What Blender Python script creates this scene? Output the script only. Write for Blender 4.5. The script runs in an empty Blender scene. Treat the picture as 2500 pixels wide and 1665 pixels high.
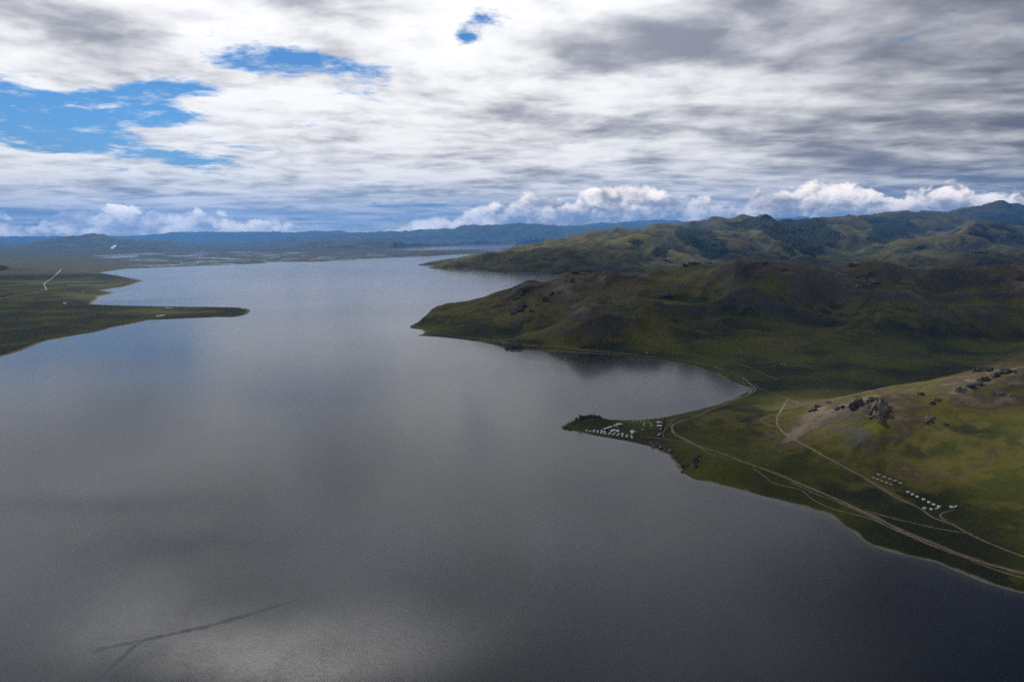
import bpy, bmesh, math, random
import numpy as np
R = math.radians
SC = bpy.context.scene
COL = SC.collection
rng = np.random.default_rng(7)
random.seed(7)

# ------------------------------------------------------------------ camera
CAM_H, F, PITCH = 450.0, 1805.0, 8.3
cam_d = bpy.data.cameras.new('camera'); cam_d.sensor_width = 36.0; cam_d.lens = 36.0*F/2500
cam_d.clip_start = 1.0; cam_d.clip_end = 200000.0
cam = bpy.data.objects.new('camera', cam_d); COL.objects.link(cam)
cam.location = (0, 0, CAM_H); cam.rotation_euler = (R(90-PITCH), 0, 0)
SC.camera = cam

# ------------------------------------------------------------------ node helper
class N:
    """tiny expression builder for shader nodes"""
    def __init__(s, nt): s.nt = nt
    def node(s, t, **kw):
        n = s.nt.nodes.new(t)
        for k, v in kw.items(): setattr(n, k, v)
        return n
    def put(s, sock, v):
        if hasattr(v, 'is_output'): s.nt.links.new(v, sock)
        elif v is not None:
            if isinstance(v, (int, float)) and hasattr(sock.default_value, '__len__'):
                v = (v,)*len(sock.default_value)
            if isinstance(v, tuple) and len(v) == 3 and len(sock.default_value) == 4: v = v+(1,)
            sock.default_value = v
    def m(s, op, a, b=None, c=None, clamp=False):
        n = s.node('ShaderNodeMath', operation=op, use_clamp=clamp)
        for i, v in enumerate((a, b, c)): s.put(n.inputs[i], v)
        return n.outputs[0]
    def v(s, op, a, b=None):
        n = s.node('ShaderNodeVectorMath', operation=op)
        s.put(n.inputs[0], a)
        if b is not None: s.put(n.inputs[1], b)
        return n.outputs['Value' if op in ('DOT_PRODUCT', 'LENGTH', 'DISTANCE') else 'Vector']
    def xyz(s, a):
        n = s.node('ShaderNodeSeparateXYZ'); s.put(n.inputs[0], a); return n.outputs
    def comb(s, x, y, z):
        n = s.node('ShaderNodeCombineXYZ')
        for i, q in enumerate((x, y, z)): s.put(n.inputs[i], q)
        return n.outputs[0]
    def ss(s, x, a, b, lo=0.0, hi=1.0):
        n = s.node('ShaderNodeMapRange', interpolation_type='SMOOTHSTEP')
        for i, q in enumerate((x, a, b, lo, hi)): s.put(n.inputs[i], q)
        return n.outputs[0]
    def mix(s, f, a, b):
        n = s.node('ShaderNodeMix', data_type='RGBA')
        s.put(n.inputs[0], f); s.put(n.inputs[6], a); s.put(n.inputs[7], b)
        return n.outputs[2]
    def noise(s, vec, scale, detail=6, rough=0.55, dist=0.0, lac=2.0, out=0):
        n = s.node('ShaderNodeTexNoise')
        s.put(n.inputs['Vector'], vec); s.put(n.inputs['Scale'], scale); s.put(n.inputs['Detail'], detail)
        s.put(n.inputs['Roughness'], rough); s.put(n.inputs['Distortion'], dist); s.put(n.inputs['Lacunarity'], lac)
        return n.outputs[out]
    def attr(s, name):
        return s.node('ShaderNodeAttribute', attribute_name=name).outputs['Fac']

# ------------------------------------------------------------------ sun and sky
SUN_EL, SUN_AZ = 45.0, -24.0            # azimuth from +Y, minus = towards -X
sd_ = (math.cos(R(SUN_EL))*math.sin(R(SUN_AZ)), math.cos(R(SUN_EL))*math.cos(R(SUN_AZ)), math.sin(R(SUN_EL)))
sun_l = bpy.data.lights.new('sun', 'SUN'); sun_l.energy = 5.0; sun_l.angle = R(0.53); sun_l.color = (1.0, 0.95, 0.87)
sun = bpy.data.objects.new('sun', sun_l); COL.objects.link(sun)
from mathutils import Vector
sun.rotation_euler = Vector(sd_).to_track_quat('Z', 'Y').to_euler()

SKY_K = 0.1
def build_world():
    w = bpy.data.worlds.new('World'); SC.world = w; w.use_nodes = True
    nt = w.node_tree; nt.nodes.clear(); n = N(nt)
    sky = n.node('ShaderNodeTexSky', sky_type='NISHITA'); sky.sun_disc = False
    sky.sun_elevation = R(SUN_EL); sky.sun_rotation = R(SUN_AZ); sky.altitude = 2400; sky.air_density = 1.0; sky.dust_density = 0.4
    d = n.v('NORMALIZE', n.node('ShaderNodeTexCoord').outputs['Generated'])
    X, Y, Z = n.xyz(d)
    el = n.m('ARCSINE', Z)
    az = n.m('ARCTAN2', X, Y)
    zz = n.m('ADD', n.m('MAXIMUM', Z, 0.0), 0.10)
    P = n.comb(n.m('DIVIDE', X, zz), n.m('DIVIDE', Y, zz), 0.0)
    blue = n.v('MULTIPLY', sky.outputs[0], (0.36, 0.68, 0.95))
    def cen(x, k): return n.m('MULTIPLY', n.m('SUBTRACT', x, 0.5), k)
    def gap(a0, e0, wa, we, amp, tilt=0.0):
        da = n.m('SUBTRACT', az, a0)
        qa = n.m('DIVIDE', da, wa)
        qe = n.m('DIVIDE', n.m('SUBTRACT', n.m('SUBTRACT', el, e0), n.m('MULTIPLY', da, tilt)), we)
        r2 = n.m('ADD', n.m('MULTIPLY', qa, qa), n.m('MULTIPLY', qe, qe))
        return n.m('MULTIPLY', n.m('POWER', 2.71828, n.m('MULTIPLY', r2, -1.0)), amp)
    # --- broken stratocumulus sheet: coverage
    warp = n.v('SCALE', n.v('SUBTRACT', n.noise(P, 1.1, 4, 0.55, out=1), (0.5, 0.5, 0.5)))
    warp.node.inputs['Scale'].default_value = 0.34
    Pw = n.v('ADD', P, warp)
    dens = n.noise(n.v('MULTIPLY', Pw, (1.1, 1.0, 1.0)), 2.0, 13, 0.68)
    lay = n.noise(n.v('ADD', n.v('MULTIPLY', Pw, (0.8, 1.0, 1.0)), (13.1, 4.7, 0)), 0.75, 5, 0.5)
    g = 0.0
    for q in ((-0.60, 0.128, 0.17, 0.036, 1.10, 0.05), (-0.45, 0.155, 0.10, 0.022, 0.65, 0.25), (-0.29, 0.207, 0.12, 0.022, 0.92, -0.06),
              (-0.03, 0.268, 0.045, 0.016, 0.44, 0.15), (-0.06, 0.245, 0.015, 0.007, 0.4), (-0.42, 0.088, 0.12, 0.014, 0.50, -.04), (-0.10, 0.040, 0.20, 0.016, 0.40), (0.40, 0.255, 0.05, 0.010, 0.30)):
        g = n.m('ADD', gap(*q), g)
    cov = n.m('SUBTRACT', n.m('ADD', n.m('ADD', cen(dens, 2.7), cen(lay, 0.7)), 0.60), g)
    alpha = n.ss(cov, -0.16, 0.30)
    wis = n.noise(n.v('ADD', n.v('MULTIPLY', Pw, (1.0, 1.0, 1.0)), (31.0, 2.0, 0)), 4.2, 9, 0.66)
    alpha = n.m('MAXIMUM', alpha, n.ss(n.m('ADD', wis, cen(dens, 0.5)), 0.50, 0.74, 0.0, 0.85))
    # --- light through the sheet: thick parts grey, thin parts and parts near the sun bright
    sunc = n.v('DOT_PRODUCT', n.v('NORMALIZE', n.comb(X, Y, 0.0)), (math.sin(R(SUN_AZ)), math.cos(R(SUN_AZ)), 0.0))
    away = n.ss(sunc, 0.95, 0.45)
    big = n.noise(n.v('ADD', n.v('MULTIPLY', Pw, (0.9, 1.0, 1.0)), (3.7, 21.3, 0)), 1.5, 6, 0.52)
    midn = n.noise(n.v('ADD', n.v('MULTIPLY', Pw, (1.0, 1.0, 1.0)), (7.7, 1.3, 0)), 4.2, 7, 0.56)
    streak = n.noise(n.v('ADD', n.v('MULTIPLY', Pw, (0.42, 1.0, 1.0)), (1.7, 5.3, 0)), 2.6, 6, 0.50)
    lowst = n.ss(el, 0.26, 0.10)
    thick = n.m('ADD', n.m('ADD', cen(big, 2.3), n.m('MULTIPLY', cen(midn, 1.9), n.ss(away, 0.0, 0.7, 1.0, 0.6))), n.m('MULTIPLY', cen(streak, 1.9), n.m('MULTIPLY', lowst, n.ss(away, 0.0, 0.5, 0.25, 1.0))))
    thick = n.m('ADD', thick, n.m('ADD', n.m('SUBTRACT', n.m('MULTIPLY', away, 0.68), 0.18), n.m('MULTIPLY', cen(dens, 0.5), 1.0)))
    dark = 0.0
    for q in ((0.20, 0.235, 0.13, 0.032, 0.85, -0.05), (0.33, 0.290, 0.12, 0.03, 0.65), (0.0, 0.158, 0.085, 0.016, 0.85, -0.03), (0.20, 0.150, 0.12, 0.016, 0.42, .03), (0.42, 0.125, 0.16, 0.022, 0.40, 0.05),
              (-0.52, 0.225, 0.10, 0.03, 0.42), (-0.26, 0.275, 0.08, 0.012, 0.40), (-0.46, 0.052, 0.06, 0.006, 0.60), (-0.60, 0.045, 0.06, 0.006, 0.5), (0.05, 0.07, 0.30, 0.02, 0.22), (0.25, 0.19, 0.10, 0.012, -0.35), (0.17, 0.285, 0.07, 0.016, -0.5)):
        dark = n.m('ADD', gap(*q), dark)
    thick = n.m('ADD', thick, dark)
    tt = n.ss(thick, -0.52, 0.92)
    white = n.mix(away, (1.16, 1.165, 1.18), (0.82, 0.83, 0.86))
    grey = n.mix(away, (0.36, 0.38, 0.45), (0.16, 0.17, 0.225))
    cl = n.mix(tt, white, grey)
    low = n.m('MULTIPLY', n.ss(el, 0.085, 0.02), n.m('ADD', n.ss(n.m('ADD', streak, cen(dens, 0.8)), 0.38, 0.62, 0.25, 1.55), gap(-0.12, 0.035, 0.16, 0.02, 0.5)))
    cl = n.mix(n.m('MULTIPLY', low, 0.32, clamp=True), cl, (0.21, 0.32, 0.50))
    low_gap = n.mix(n.ss(el, 0.14, 0.03), blue, (2.3, 4.0, 6.6))
    c1 = n.mix(alpha, low_gap, n.v('MULTIPLY', cl, (10, 10, 10)))
    # --- cumulus bank on the horizon
    A = n.comb(n.m('MULTIPLY', az, 20.0), n.m('MULTIPLY', el, 30.0), 0.0)
    wq = n.v('SCALE', n.v('SUBTRACT', n.noise(A, 1.6, 5, 0.6, out=1), (0.5, 0.5, 0.5))); wq.node.inputs['Scale'].default_value = 1.1
    Aw = n.v('ADD', A, wq)
    def billow(vec):
        out = 0.0
        for sc_, am in ((0.7, 0.50), (1.5, 0.30), (3.3, 0.16), (7.5, 0.07)):
            vo = n.node('ShaderNodeTexVoronoi', feature='F1', voronoi_dimensions='2D')
            n.put(vo.inputs['Vector'], vec); n.put(vo.inputs['Scale'], sc_)
            dd = vo.outputs['Distance']
            out = n.m('ADD', n.m('MULTIPLY', n.m('SUBTRACT', 0.62, n.m('MULTIPLY', dd, dd)), am), out)
        return out
    b0 = billow(Aw); b1 = billow(n.v('ADD', Aw, (-0.12, 0.22, 0)))
    topn = n.noise(n.comb(n.m('MULTIPLY', az, 9.0), 3.3, 0), 1.0, 4, 0.55)
    right = n.ss(az, -0.16, 0.10)
    hole = gap(-0.215, 0.01, 0.060, 0.08, 0.034)
    top = n.m('SUBTRACT', n.m('ADD', n.m('ADD', 0.013, n.m('MULTIPLY', n.ss(topn, 0.25, 0.75), 0.026)), n.m('MULTIPLY', right, n.ss(az, 0.75, 0.30, 0.028, 0.032))), hole)
    prof = n.m('ADD', n.m('DIVIDE', n.m('SUBTRACT', top, el), 0.022), n.m('MULTIPLY', b0, 2.6))
    ca = n.ss(prof, 1.30, 1.75)
    ca = n.m('MULTIPLY', ca, n.ss(el, -0.012, 0.003))
    relief = n.m('SUBTRACT', b0, b1)
    hgt = n.ss(n.m('SUBTRACT', top, el), 0.045, -0.01)
    soft = n.noise(A, 1.1, 5, 0.6)
    lit = n.m('ADD', n.m('ADD', n.m('ADD', 0.34, n.m('MULTIPLY', relief, 1.5)), n.m('MULTIPLY', hgt, 0.40)), cen(soft, 1.9), clamp=True)
    cw = n.mix(right, (2.3, 2.1, 1.9), (1.8, 1.62, 1.46)); cg = n.mix(right, (0.70, 0.72, 0.76), (0.48, 0.46, 0.46))
    cu = n.v('MULTIPLY', n.mix(n.ss(lit, 0.10, 0.95), cg, cw), (10, 10, 10))
    c2 = n.mix(ca, c1, cu)
    bg = n.node('ShaderNodeBackground'); n.put(bg.inputs[0], c2); bg.inputs[1].default_value = SKY_K
    out = n.node('ShaderNodeOutputWorld'); nt.links.new(bg.outputs[0], out.inputs[0])
    w.cycles.sampling_method = 'MANUAL'; w.cycles.sample_map_resolution = 512
build_world()

vs = SC.view_settings
vs.view_transform = 'Standard'; vs.look = 'None'; vs.exposure = 0.0; vs.gamma = 1.0; vs.use_curve_mapping = False
SC.render.engine = 'CYCLES'
cy = SC.cycles
cy.use_denoising = False; cy.max_bounces = 6; cy.diffuse_bounces = 2; cy.glossy_bounces = 2; cy.transmission_bounces = 2
cy.transparent_max_bounces = 10; cy.volume_bounces = 0; cy.caustics_reflective = False; cy.caustics_refractive = False
cy.sample_clamp_indirect = 2.0
cy.use_adaptive_sampling = True; cy.adaptive_threshold = 0.012

# ------------------------------------------------------------------ photograph geometry -> place
CP, SP = math.cos(R(PITCH)), math.sin(R(PITCH))
def ray(px, py):
    x, y = (px-1250.0), (py-832.5)
    return np.array([x, F*CP-y*SP, -(y*CP+F*SP)])
def gp(px, py, h=0.0):
    r = ray(px, py); t = (h-CAM_H)/r[2]
    return (r[0]*t, r[1]*t, h)
def gY(px, py, Yd):
    """point on the sight line at ground distance Yd"""
    r = ray(px, py); t = Yd/r[1]
    return (r[0]*t, Yd, CAM_H+r[2]*t)
def wx(px, Yd): return ((px-1250.0)/F*Yd*1.0, Yd)

# ------------------------------------------------------------------ noise
def _h(ix, iy, s):
    a = (ix.astype(np.int64)*374761393+iy.astype(np.int64)*668265263+s*974634533) & 0xffffffff
    a = ((a ^ (a >> 13))*1274126177) & 0xffffffff
    return ((a ^ (a >> 16)) & 0xffff)/65536.0
def perlin(x, y, s=0):
    ix, iy = np.floor(x), np.floor(y); fx, fy = x-ix, y-iy
    u, v = fx*fx*fx*(fx*(fx*6-15)+10), fy*fy*fy*(fy*(fy*6-15)+10)
    def g(dx, dy):
        a = _h(ix+dx, iy+dy, s)*6.2831853
        return np.cos(a)*(fx-dx)+np.sin(a)*(fy-dy)
    a, b, c, d = g(0, 0), g(1, 0), g(0, 1), g(1, 1)
    return (a+(b-a)*u+((c+(d-c)*u)-(a+(b-a)*u))*v)*1.5
def fbm(x, y, wl, oct=4, s=0, gain=0.5):
    o = np.zeros_like(x); a = 1.0
    for k in range(oct):
        o += a*perlin(x/wl, y/wl, s+k); wl *= 0.5; a *= gain
    return o
def sstep(x, a, b):
    t = np.clip((x-a)/(b-a), 0, 1); return t*t*(3-2*t)

# ------------------------------------------------------------------ shorelines (traced, laid on the water level)
left_shore = [(-260, 905), (-120, 890), (0, 871.5), (10, 869), (34, 862), (58, 854.6), (85, 842.7), (119, 831), (153, 825.7), (187, 819), (238, 810.4), (278.5, 799),
 (322.7, 790.7), (360, 782), (407.6, 780), (475.5, 777), (530, 774.7), (567, 775.4), (594.4, 771), (605, 766.5), (609.7, 762), (608, 754.4), (591, 751), (509.5, 749),
 (407.6, 748), (305.7, 746), (224, 743), (231, 734.7), (244.6, 728), (239.5, 725), (265, 718.7), (281, 714), (265, 711), (244.6, 709), (272, 705), (305.7, 700),
 (329.5, 693), (350, 684.7), (319, 679), (292, 673.5), (265, 669.5), (242, 666), (265, 662), (292, 658.6), (306, 656.5), (407.6, 652.5), (509.5, 648.4),
 (594, 645.7), (679, 640.6), (700, 639.5), (765, 640.4), (819, 638), (840, 636.5), (908, 632), (997, 628.5), (1066, 625.5), (1074.6, 623.4), (1140, 620.5), (1170, 621.7),
 (1189, 625.5), (1175.6, 630), (1137, 634.4), (1116, 637.4), (1095, 636.8), (1060, 637.4), (1042, 642.5), (1012, 648), (1045, 648), (1076, 648), (1066, 652),
 (1039, 654.4), (1080.5, 656), (1143, 655.5), (1149, 658), (1187.5, 661), (1184.5, 663), (1250, 665), (1312, 667), (1327, 670.7), (1369, 670.7), (1400, 669.5), (1470, 668), (1538, 667.8), (1587, 667.8)]
back = [wx(1650, 8100), wx(1690, 7600), wx(1680, 6900), wx(1610, 6000), wx(1450, 5300), wx(1280, 5000), wx(1160, 4600), wx(1060, 4080)]
front_shore = [(1000, 796), (999, 800), (1008, 803), (1027, 805), (1037, 811), (1030, 816), (1016, 820), (1059.5, 822), (1119, 828), (1178, 836), (1214, 845), (1232, 852), (1255.6, 855), (1327, 857), (1416, 861.6),
 (1505, 868), (1560, 874), (1617, 880), (1663, 888), (1709, 899), (1732, 906.7), (1757, 916), (1780, 931), (1808, 939), (1824, 944), (1827, 949), (1819, 957.6), (1801, 968),
 (1755, 985), (1697.6, 1001), (1652, 1011.5), (1613, 1018), (1585, 1022.5), (1562, 1024), (1520, 1024.3), (1488, 1023.5), (1469, 1022), (1440, 1021), (1410, 1023), (1385, 1031), (1367, 1041.6), (1373, 1047), (1388, 1051), (1405, 1053),
 (1435, 1060.7), (1477, 1068), (1520, 1075.5), (1562, 1085), (1583.5, 1089), (1605, 1098), (1624, 1106), (1636.6, 1116), (1647, 1126.5), (1651.5, 1139), (1664, 1154), (1681, 1163.6),
 (1700, 1172), (1726, 1176.5), (1783, 1190), (1848, 1208), (1906, 1223.5), (1963, 1239), (2012.7, 1254), (2058.5, 1281), (2089, 1302), (2112, 1323), (2135, 1336), (2173, 1348.5),
 (2230.5, 1361), (2288, 1374.5), (2345, 1399), (2402, 1422), (2452, 1437.5), (2500, 1449), (2600, 1478), (2760, 1530)]
lake = [gp(*p)[:2] for p in left_shore]+back+[gp(*p)[:2] for p in front_shore]+[(700, -3000), (-8000, -3000), (-8000, 1500)]
upper = [(932, 610.7), (997, 606), (1086, 602), (1176, 599), (1259, 596.7), (1266, 598.6), (1225, 600), (1300, 599), (1369, 598), (1372, 600), (1265, 604.7), (1205, 608), (1116, 609.8), (997, 611.4)]
upper2 = [(1170, 612.7), (1211, 609), (1256, 608.6), (1262, 610), (1226, 612.2)]
upper3 = [(224, 624.8), (300, 621.5), (404, 618.6), (404, 619.6), (320, 623), (232, 626)]
upper4 = [(234, 629.3), (290, 625.5), (340, 624.6), (335, 627), (280, 630)]
water_polys = [np.array(lake)]+[np.array([gp(*p)[:2] for p in q]) for q in (upper, upper2, upper3, upper4)]
def densify(P, jit=0.0):
    return P
def poly_sd(P, X, Y):
    """signed distance, positive outside the polygon"""
    d2 = np.full(X.shape, 1e18); ins = np.zeros(X.shape, bool)
    A = P; B = np.roll(P, -1, 0)
    for (ax, ay), (bx, by) in zip(A, B):
        ex, ey = bx-ax, by-ay; wx_, wy_ = X-ax, Y-ay
        t = np.clip((wx_*ex+wy_*ey)/(ex*ex+ey*ey+1e-9), 0, 1)
        dx, dy = wx_-ex*t, wy_-ey*t
        np.minimum(d2, dx*dx+dy*dy, out=d2)
        c = ((ay <= Y) & (by > Y)) | ((by <= Y) & (ay > Y))
        if c.any():
            xi = ax+(Y-ay)/(by-ay+1e-12)*ex
            ins ^= c & (X < xi)
    d = np.sqrt(d2)
    return np.where(ins, -d, d)

# ------------------------------------------------------------------ height controls
ctl = []                                           # (X, Y, h)
def C(lst):
    for px, py, h in lst: ctl.append(gp(px, py, h))
# foreground hill: crest, rock spur, far side, slopes, foot
C([(2280, 954, 125), (2333, 951, 132), (2347, 945, 138), (2402, 941, 140), (2457, 926, 150), (2500, 911, 160), (2600, 880, 175), (2720, 860, 185)])
C([(2170, 987, 110), (2137, 984, 112), (2096, 990, 102), (2043, 997, 86), (1988, 1002, 68), (1930, 1003, 46), (1860, 1003, 31), (1760, 1007, 30), (1700, 1022, 12)])
C([(2280, 930, 14), (2340, 922, 15), (2150, 955, 12), (2050, 970, 10), (1950, 965, 8), (1860, 972, 6), (1780, 988, 4)])
C([(2380, 906, 48), (2440, 886, 88), (2500, 868, 128), (2600, 840, 160), (2450, 862, 25), (2560, 815, 60), (2700, 800, 90)])
C([(2250, 1050, 80), (2250, 1120, 50), (2250, 1200, 28), (2480, 1000, 115), (2480, 1100, 75), (2480, 1200, 45), (2480, 1300, 20), (2300, 1300, 12), (2150, 1050, 82), (2650, 1100, 90), (2650, 1250, 40),
   (2100, 1200, 18), (2000, 1130, 25), (1900, 1060, 30), (1850, 1090, 18), (1800, 1060, 20), (2000, 1060, 50), (2070, 1080, 52), (1930, 1020, 45), (2130, 1120, 42), (2360, 1240, 22)])
C([(1700, 1120, 14), (1680, 1100, 9), (1750, 1130, 14), (1740, 1165, 5), (1850, 1170, 8), (1950, 1200, 8), (2100, 1280, 6), (2200, 1320, 6), (2350, 1370, 6), (2500, 1410, 7), (2700, 1440, 8), (1670, 1060, 6)])
# spit with its rocky knoll
C([(1600, 1050, 3), (1550, 1050, 2.5), (1500, 1045, 2.5), (1460, 1046, 3), (1420, 1013, 17), (1445, 1014, 15), (1463, 1017, 12), (1405, 1022, 12), (1425, 1040, 5)])
# valley floor
C([(1800, 880, 6), (1900, 880, 9), (2000, 870, 12), (2100, 855, 16), (2200, 850, 19), (2300, 850, 20), (2450, 845, 25), (1950, 930, 6), (2100, 910, 10), (1750, 868, 7), (2250, 890, 14)])
# lakeside ridge crest and foot
ridge_crest = [(1045, 778, 30), (1085, 758, 60), (1128, 741, 85), (1155, 743, 85), (1205, 731, 112), (1262, 724, 130), (1285, 703, 165), (1333, 694, 180), (1401, 658, 261), (1440, 649, 282), (1481, 645, 290), (1544, 671, 235), (1571, 674, 230),
 (1606, 664, 250), (1642, 668, 240), (1692, 642, 295), (1772, 645, 288), (1845, 649, 287), (1932, 649, 290), (2013, 657, 277), (2085, 627, 332), (2135, 633, 316), (2211, 650, 285), (2280, 659, 275),
 (2364, 652, 285), (2441, 651, 285), (2500, 650, 285), (2650, 650, 290), (2850, 655, 280)]
C(ridge_crest)
C([(1500, 845, 14), (1650, 852, 14), (1800, 842, 24), (1950, 840, 25), (2100, 835, 28), (2300, 830, 30), (2500, 830, 32), (2700, 830, 35), (1327, 838, 16), (1230, 838, 14),
   (1800, 740, 140), (1745, 755, 118), (1420, 760, 130), (1300, 770, 80), (2010, 745, 125), (2210, 770, 105), (2330, 740, 150)])
for px, py, h in ridge_crest[5:]:
    X_, Y_, _ = gp(px, py, h)
    for k, f in ((1.16, 0.52), (1.32, 0.18), (1.5, 0.06)):
        ctl.append((X_*k, Y_*k, h*f if px > 1640 else (h*f if k < 1.2 else (10 if k < 1.4 else 0))))
for px, py in left_shore[:52:4]+front_shore[::3]: ctl.append(gp(px, py, 0))
ctl += [(-1200, 2600, 0), (-2000, 3500, 2), (-3000, 4800, 4), (-2600, 6000, 4), (0, 2000, 0), (-400, 1200, 0), (300, 1000, 0), (0, 3200, 0), (-900, 5500, 0)]
ctl = np.array(ctl)
def uv(X, Y): return X/Y, np.log(Y)
CU, CV = uv(ctl[:, 0], ctl[:, 1]); CC = 0.012
def rbfk(du, dv): return np.sqrt(du*du+dv*dv+CC*CC)
K = rbfk(CU[:, None]-CU, CV[:, None]-CV)
n_ = len(CU)
wgt = np.linalg.solve(K+np.eye(n_)*-1e-4, ctl[:, 2]-8.0)
def rbf(X, Y):
    u, v = uv(X, np.maximum(Y, 300.0)); o = np.full(X.shape, 8.0)
    for a, b, c in zip(CU, CV, wgt): o += c*rbfk(u-a, v-b)
    return o
# far ridges: (px, py, distance km), half width m, power of the slope profile
far = [
 ([(1384, 592, 9.8), (1409, 589, 10), (1452, 573, 10.5), (1515, 564, 11), (1632, 554, 12), (1701, 541, 12.6), (1781, 531, 13), (1882, 523, 13), (1940, 525.5, 13.4), (2046, 523, 14), (2152, 520, 15)], 4300, 1.35),
 ([(2152, 520, 15), (2258, 513, 16), (2312, 509.5, 17), (2365, 496, 18.5), (2407, 486, 19), (2460, 497, 19), (2560, 500, 19), (2800, 500, 20)], 5200, 1.3),
 ([(1701, 541, 12.6), (1690, 580, 11), (1640, 625, 9.6)], 1300, 1.3),
 ([(1882, 523, 13), (1850, 562, 11.2), (1905, 596, 10.2), (1930, 622, 9.6)], 1400, 1.3),
 ([(1515, 564, 11), (1520, 600, 10), (1480, 640, 9.0)], 1200, 1.3),
 ([(1262, 609, 9.6), (1309, 602, 9.7), (1351, 606, 9.8), (1409, 589, 10)], 1500, 1.3),
 ([(1078, 651, 9.2), (1100, 645, 9.4), (1140, 640, 9.6), (1200, 624, 9.6), (1262, 609, 9.6)], 700, 1.2),
 ([(1345, 650, 8.9), (1420, 636, 8.9), (1500, 620, 9.0), (1560, 640, 8.9)], 700, 1.3),
 ([(2046, 523, 14), (2060, 560, 12.3), (2130, 588, 11.4)], 1500, 1.4),
 ([(2500, 540, 12), (2395, 545, 11.4), (2300, 565, 11), (2210, 600, 10.4)], 2100, 1.3),
 ([(2258, 640, 8.4), (2300, 628, 8.2), (2349, 614, 8), (2400, 617, 8), (2429, 613, 8), (2480, 620, 8), (2560, 618, 8), (2800, 620, 8)], 1100, 1.25),
 ([(756, 606, 20.5), (777, 592, 21), (843, 587, 21.4), (896, 578.6, 22), (953, 581, 22), (985, 590, 22), (1027, 591, 23), (1072, 588, 24), (1130, 586, 25), (1200, 590, 25)], 1900, 1.3),
 ([(1010, 617, 15.6), (1035, 610, 15.6), (1048, 608, 15.6), (1075, 611, 15.6), (1110, 617, 15.6)], 650, 1.2),
 ([(860, 573, 34), (908, 564.6, 34), (991, 560, 35), (1057, 559.5, 35), (1131, 555.7, 35), (1205, 547, 35), (1250, 546, 35), (1294, 548, 35), (1354, 554, 35), (1400, 550, 35), (1500, 548, 36), (1620, 540, 36), (1800, 535, 36)], 6500, 1.25),
 ([(1130, 590, 27), (1200, 580, 28), (1243, 573, 28), (1290, 578, 28), (1350, 570, 28), (1400, 565, 28)], 2600, 1.3),
 ([(-500, 572, 47), (-200, 580, 46), (0, 578, 46), (150, 577, 46), (306, 577, 46), (340, 572, 46), (408, 567, 46), (492, 565, 46), (600, 567, 46), (713, 565, 46), (800, 562, 46), (900, 566, 46), (1050, 560, 47), (1250, 558, 47), (1500, 540, 47), (1750, 533, 47), (2000, 527, 47), (2150, 524, 47), (2500, 524, 47), (3000, 526, 47)], 7500, 1.2),
 ([(-300, 600, 24), (-100, 606, 23), (0, 606, 22), (68, 603, 22), (102, 589.6, 22), (142, 576, 22.5), (190, 568.5, 23), (217, 568.5, 23), (258, 578, 23.5), (306, 583, 24), (391, 588, 25), (480, 594, 26), (560, 598, 27)], 3600, 1.35),
 ([(250, 606, 19), (299, 597, 19), (340, 599, 19), (374, 600, 19), (414, 611, 19)], 1500, 1.3),
 ([(560, 600, 33), (650, 594, 34), (760, 590, 35)], 3500, 1.2),
 ([(-80, 640, 9.2), (-20, 648, 9.2), (18, 653, 9.2), (45, 659, 9.0)], 500, 1.2),
 ([(-120, 668, 7.2), (-30, 684, 7.1), (15, 696, 7.0)], 380, 1.2),
 ([(668, 651, 10.85), (690, 646.7, 10.8), (705, 646.5, 10.8), (732, 650.5, 10.75)], 190, 1.1),
]
far_pts = [([gY(a, b, c*1000) for a, b, c in pts], w, p) for pts, w, p in far]
def far_h(X, Y):
    H = np.zeros(X.shape)
    for pts, w, p in far_pts:
        best = np.zeros(X.shape)
        xs = [q[0] for q in pts]; ys = [q[1] for q in pts]
        sel = (X > min(xs)-w*1.2) & (X < max(xs)+w*1.2) & (Y > min(ys)-w*1.2) & (Y < max(ys)+w*1.2)
        if not sel.any(): continue
        x, y = X[sel], Y[sel]
        # warped distance gives spurs
        wl = w*0.55
        x = x+perlin(x/wl, y/wl, 41)*w*0.22; y = y+perlin(x/wl+9, y/wl, 42)*w*0.22
        dm = np.full(x.shape, 1e18); hh = np.zeros(x.shape); hw = np.zeros(x.shape); eps = (w*0.06)**2
        for a, b in zip(pts[:-1], pts[1:]):
            ex, ey = b[0]-a[0], b[1]-a[1]
            t = np.clip(((x-a[0])*ex+(y-a[1])*ey)/(ex*ex+ey*ey), 0, 1)
            d2 = (x-a[0]-ex*t)**2+(y-a[1]-ey*t)**2
            h = a[2]+(b[2]-a[2])*t
            ww = (1e6/(d2+eps))**2.5
            hh += h*ww; hw += ww; dm = np.minimum(dm, d2)
        hh /= hw
        q = np.clip(1-np.sqrt(dm+(w*0.02)**2)/w, 0, 1)
        prof = np.where(q > 0, q**p*(1.0-0.18*(1-q)), 0)
        best = hh*prof
        k = 0.05*w
        cur = H[sel]
        H[sel] = np.maximum(cur, best)+0.12*np.minimum(cur, best)*sstep(np.minimum(cur, best), 0, 400)*0
    return H

# ------------------------------------------------------------------ terrain sheet
S0 = 100.0
rows = [560.0]
while rows[-1] < 55000:
    s = rows[-1]; rows.append(s*(1.0029 if s < 6500 else (1.0042 if s < 20000 else 1.0075)))
rows = np.array(rows)
us = np.linspace(-0.86, 0.86, 1261)
NR, NC = len(rows), len(us)
GX = us[None, :]*rows[:, None]; GY = np.repeat((rows-S0)[:, None], NC, 1)
LOD = np.repeat(rows[:, None], NC, 1)
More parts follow.
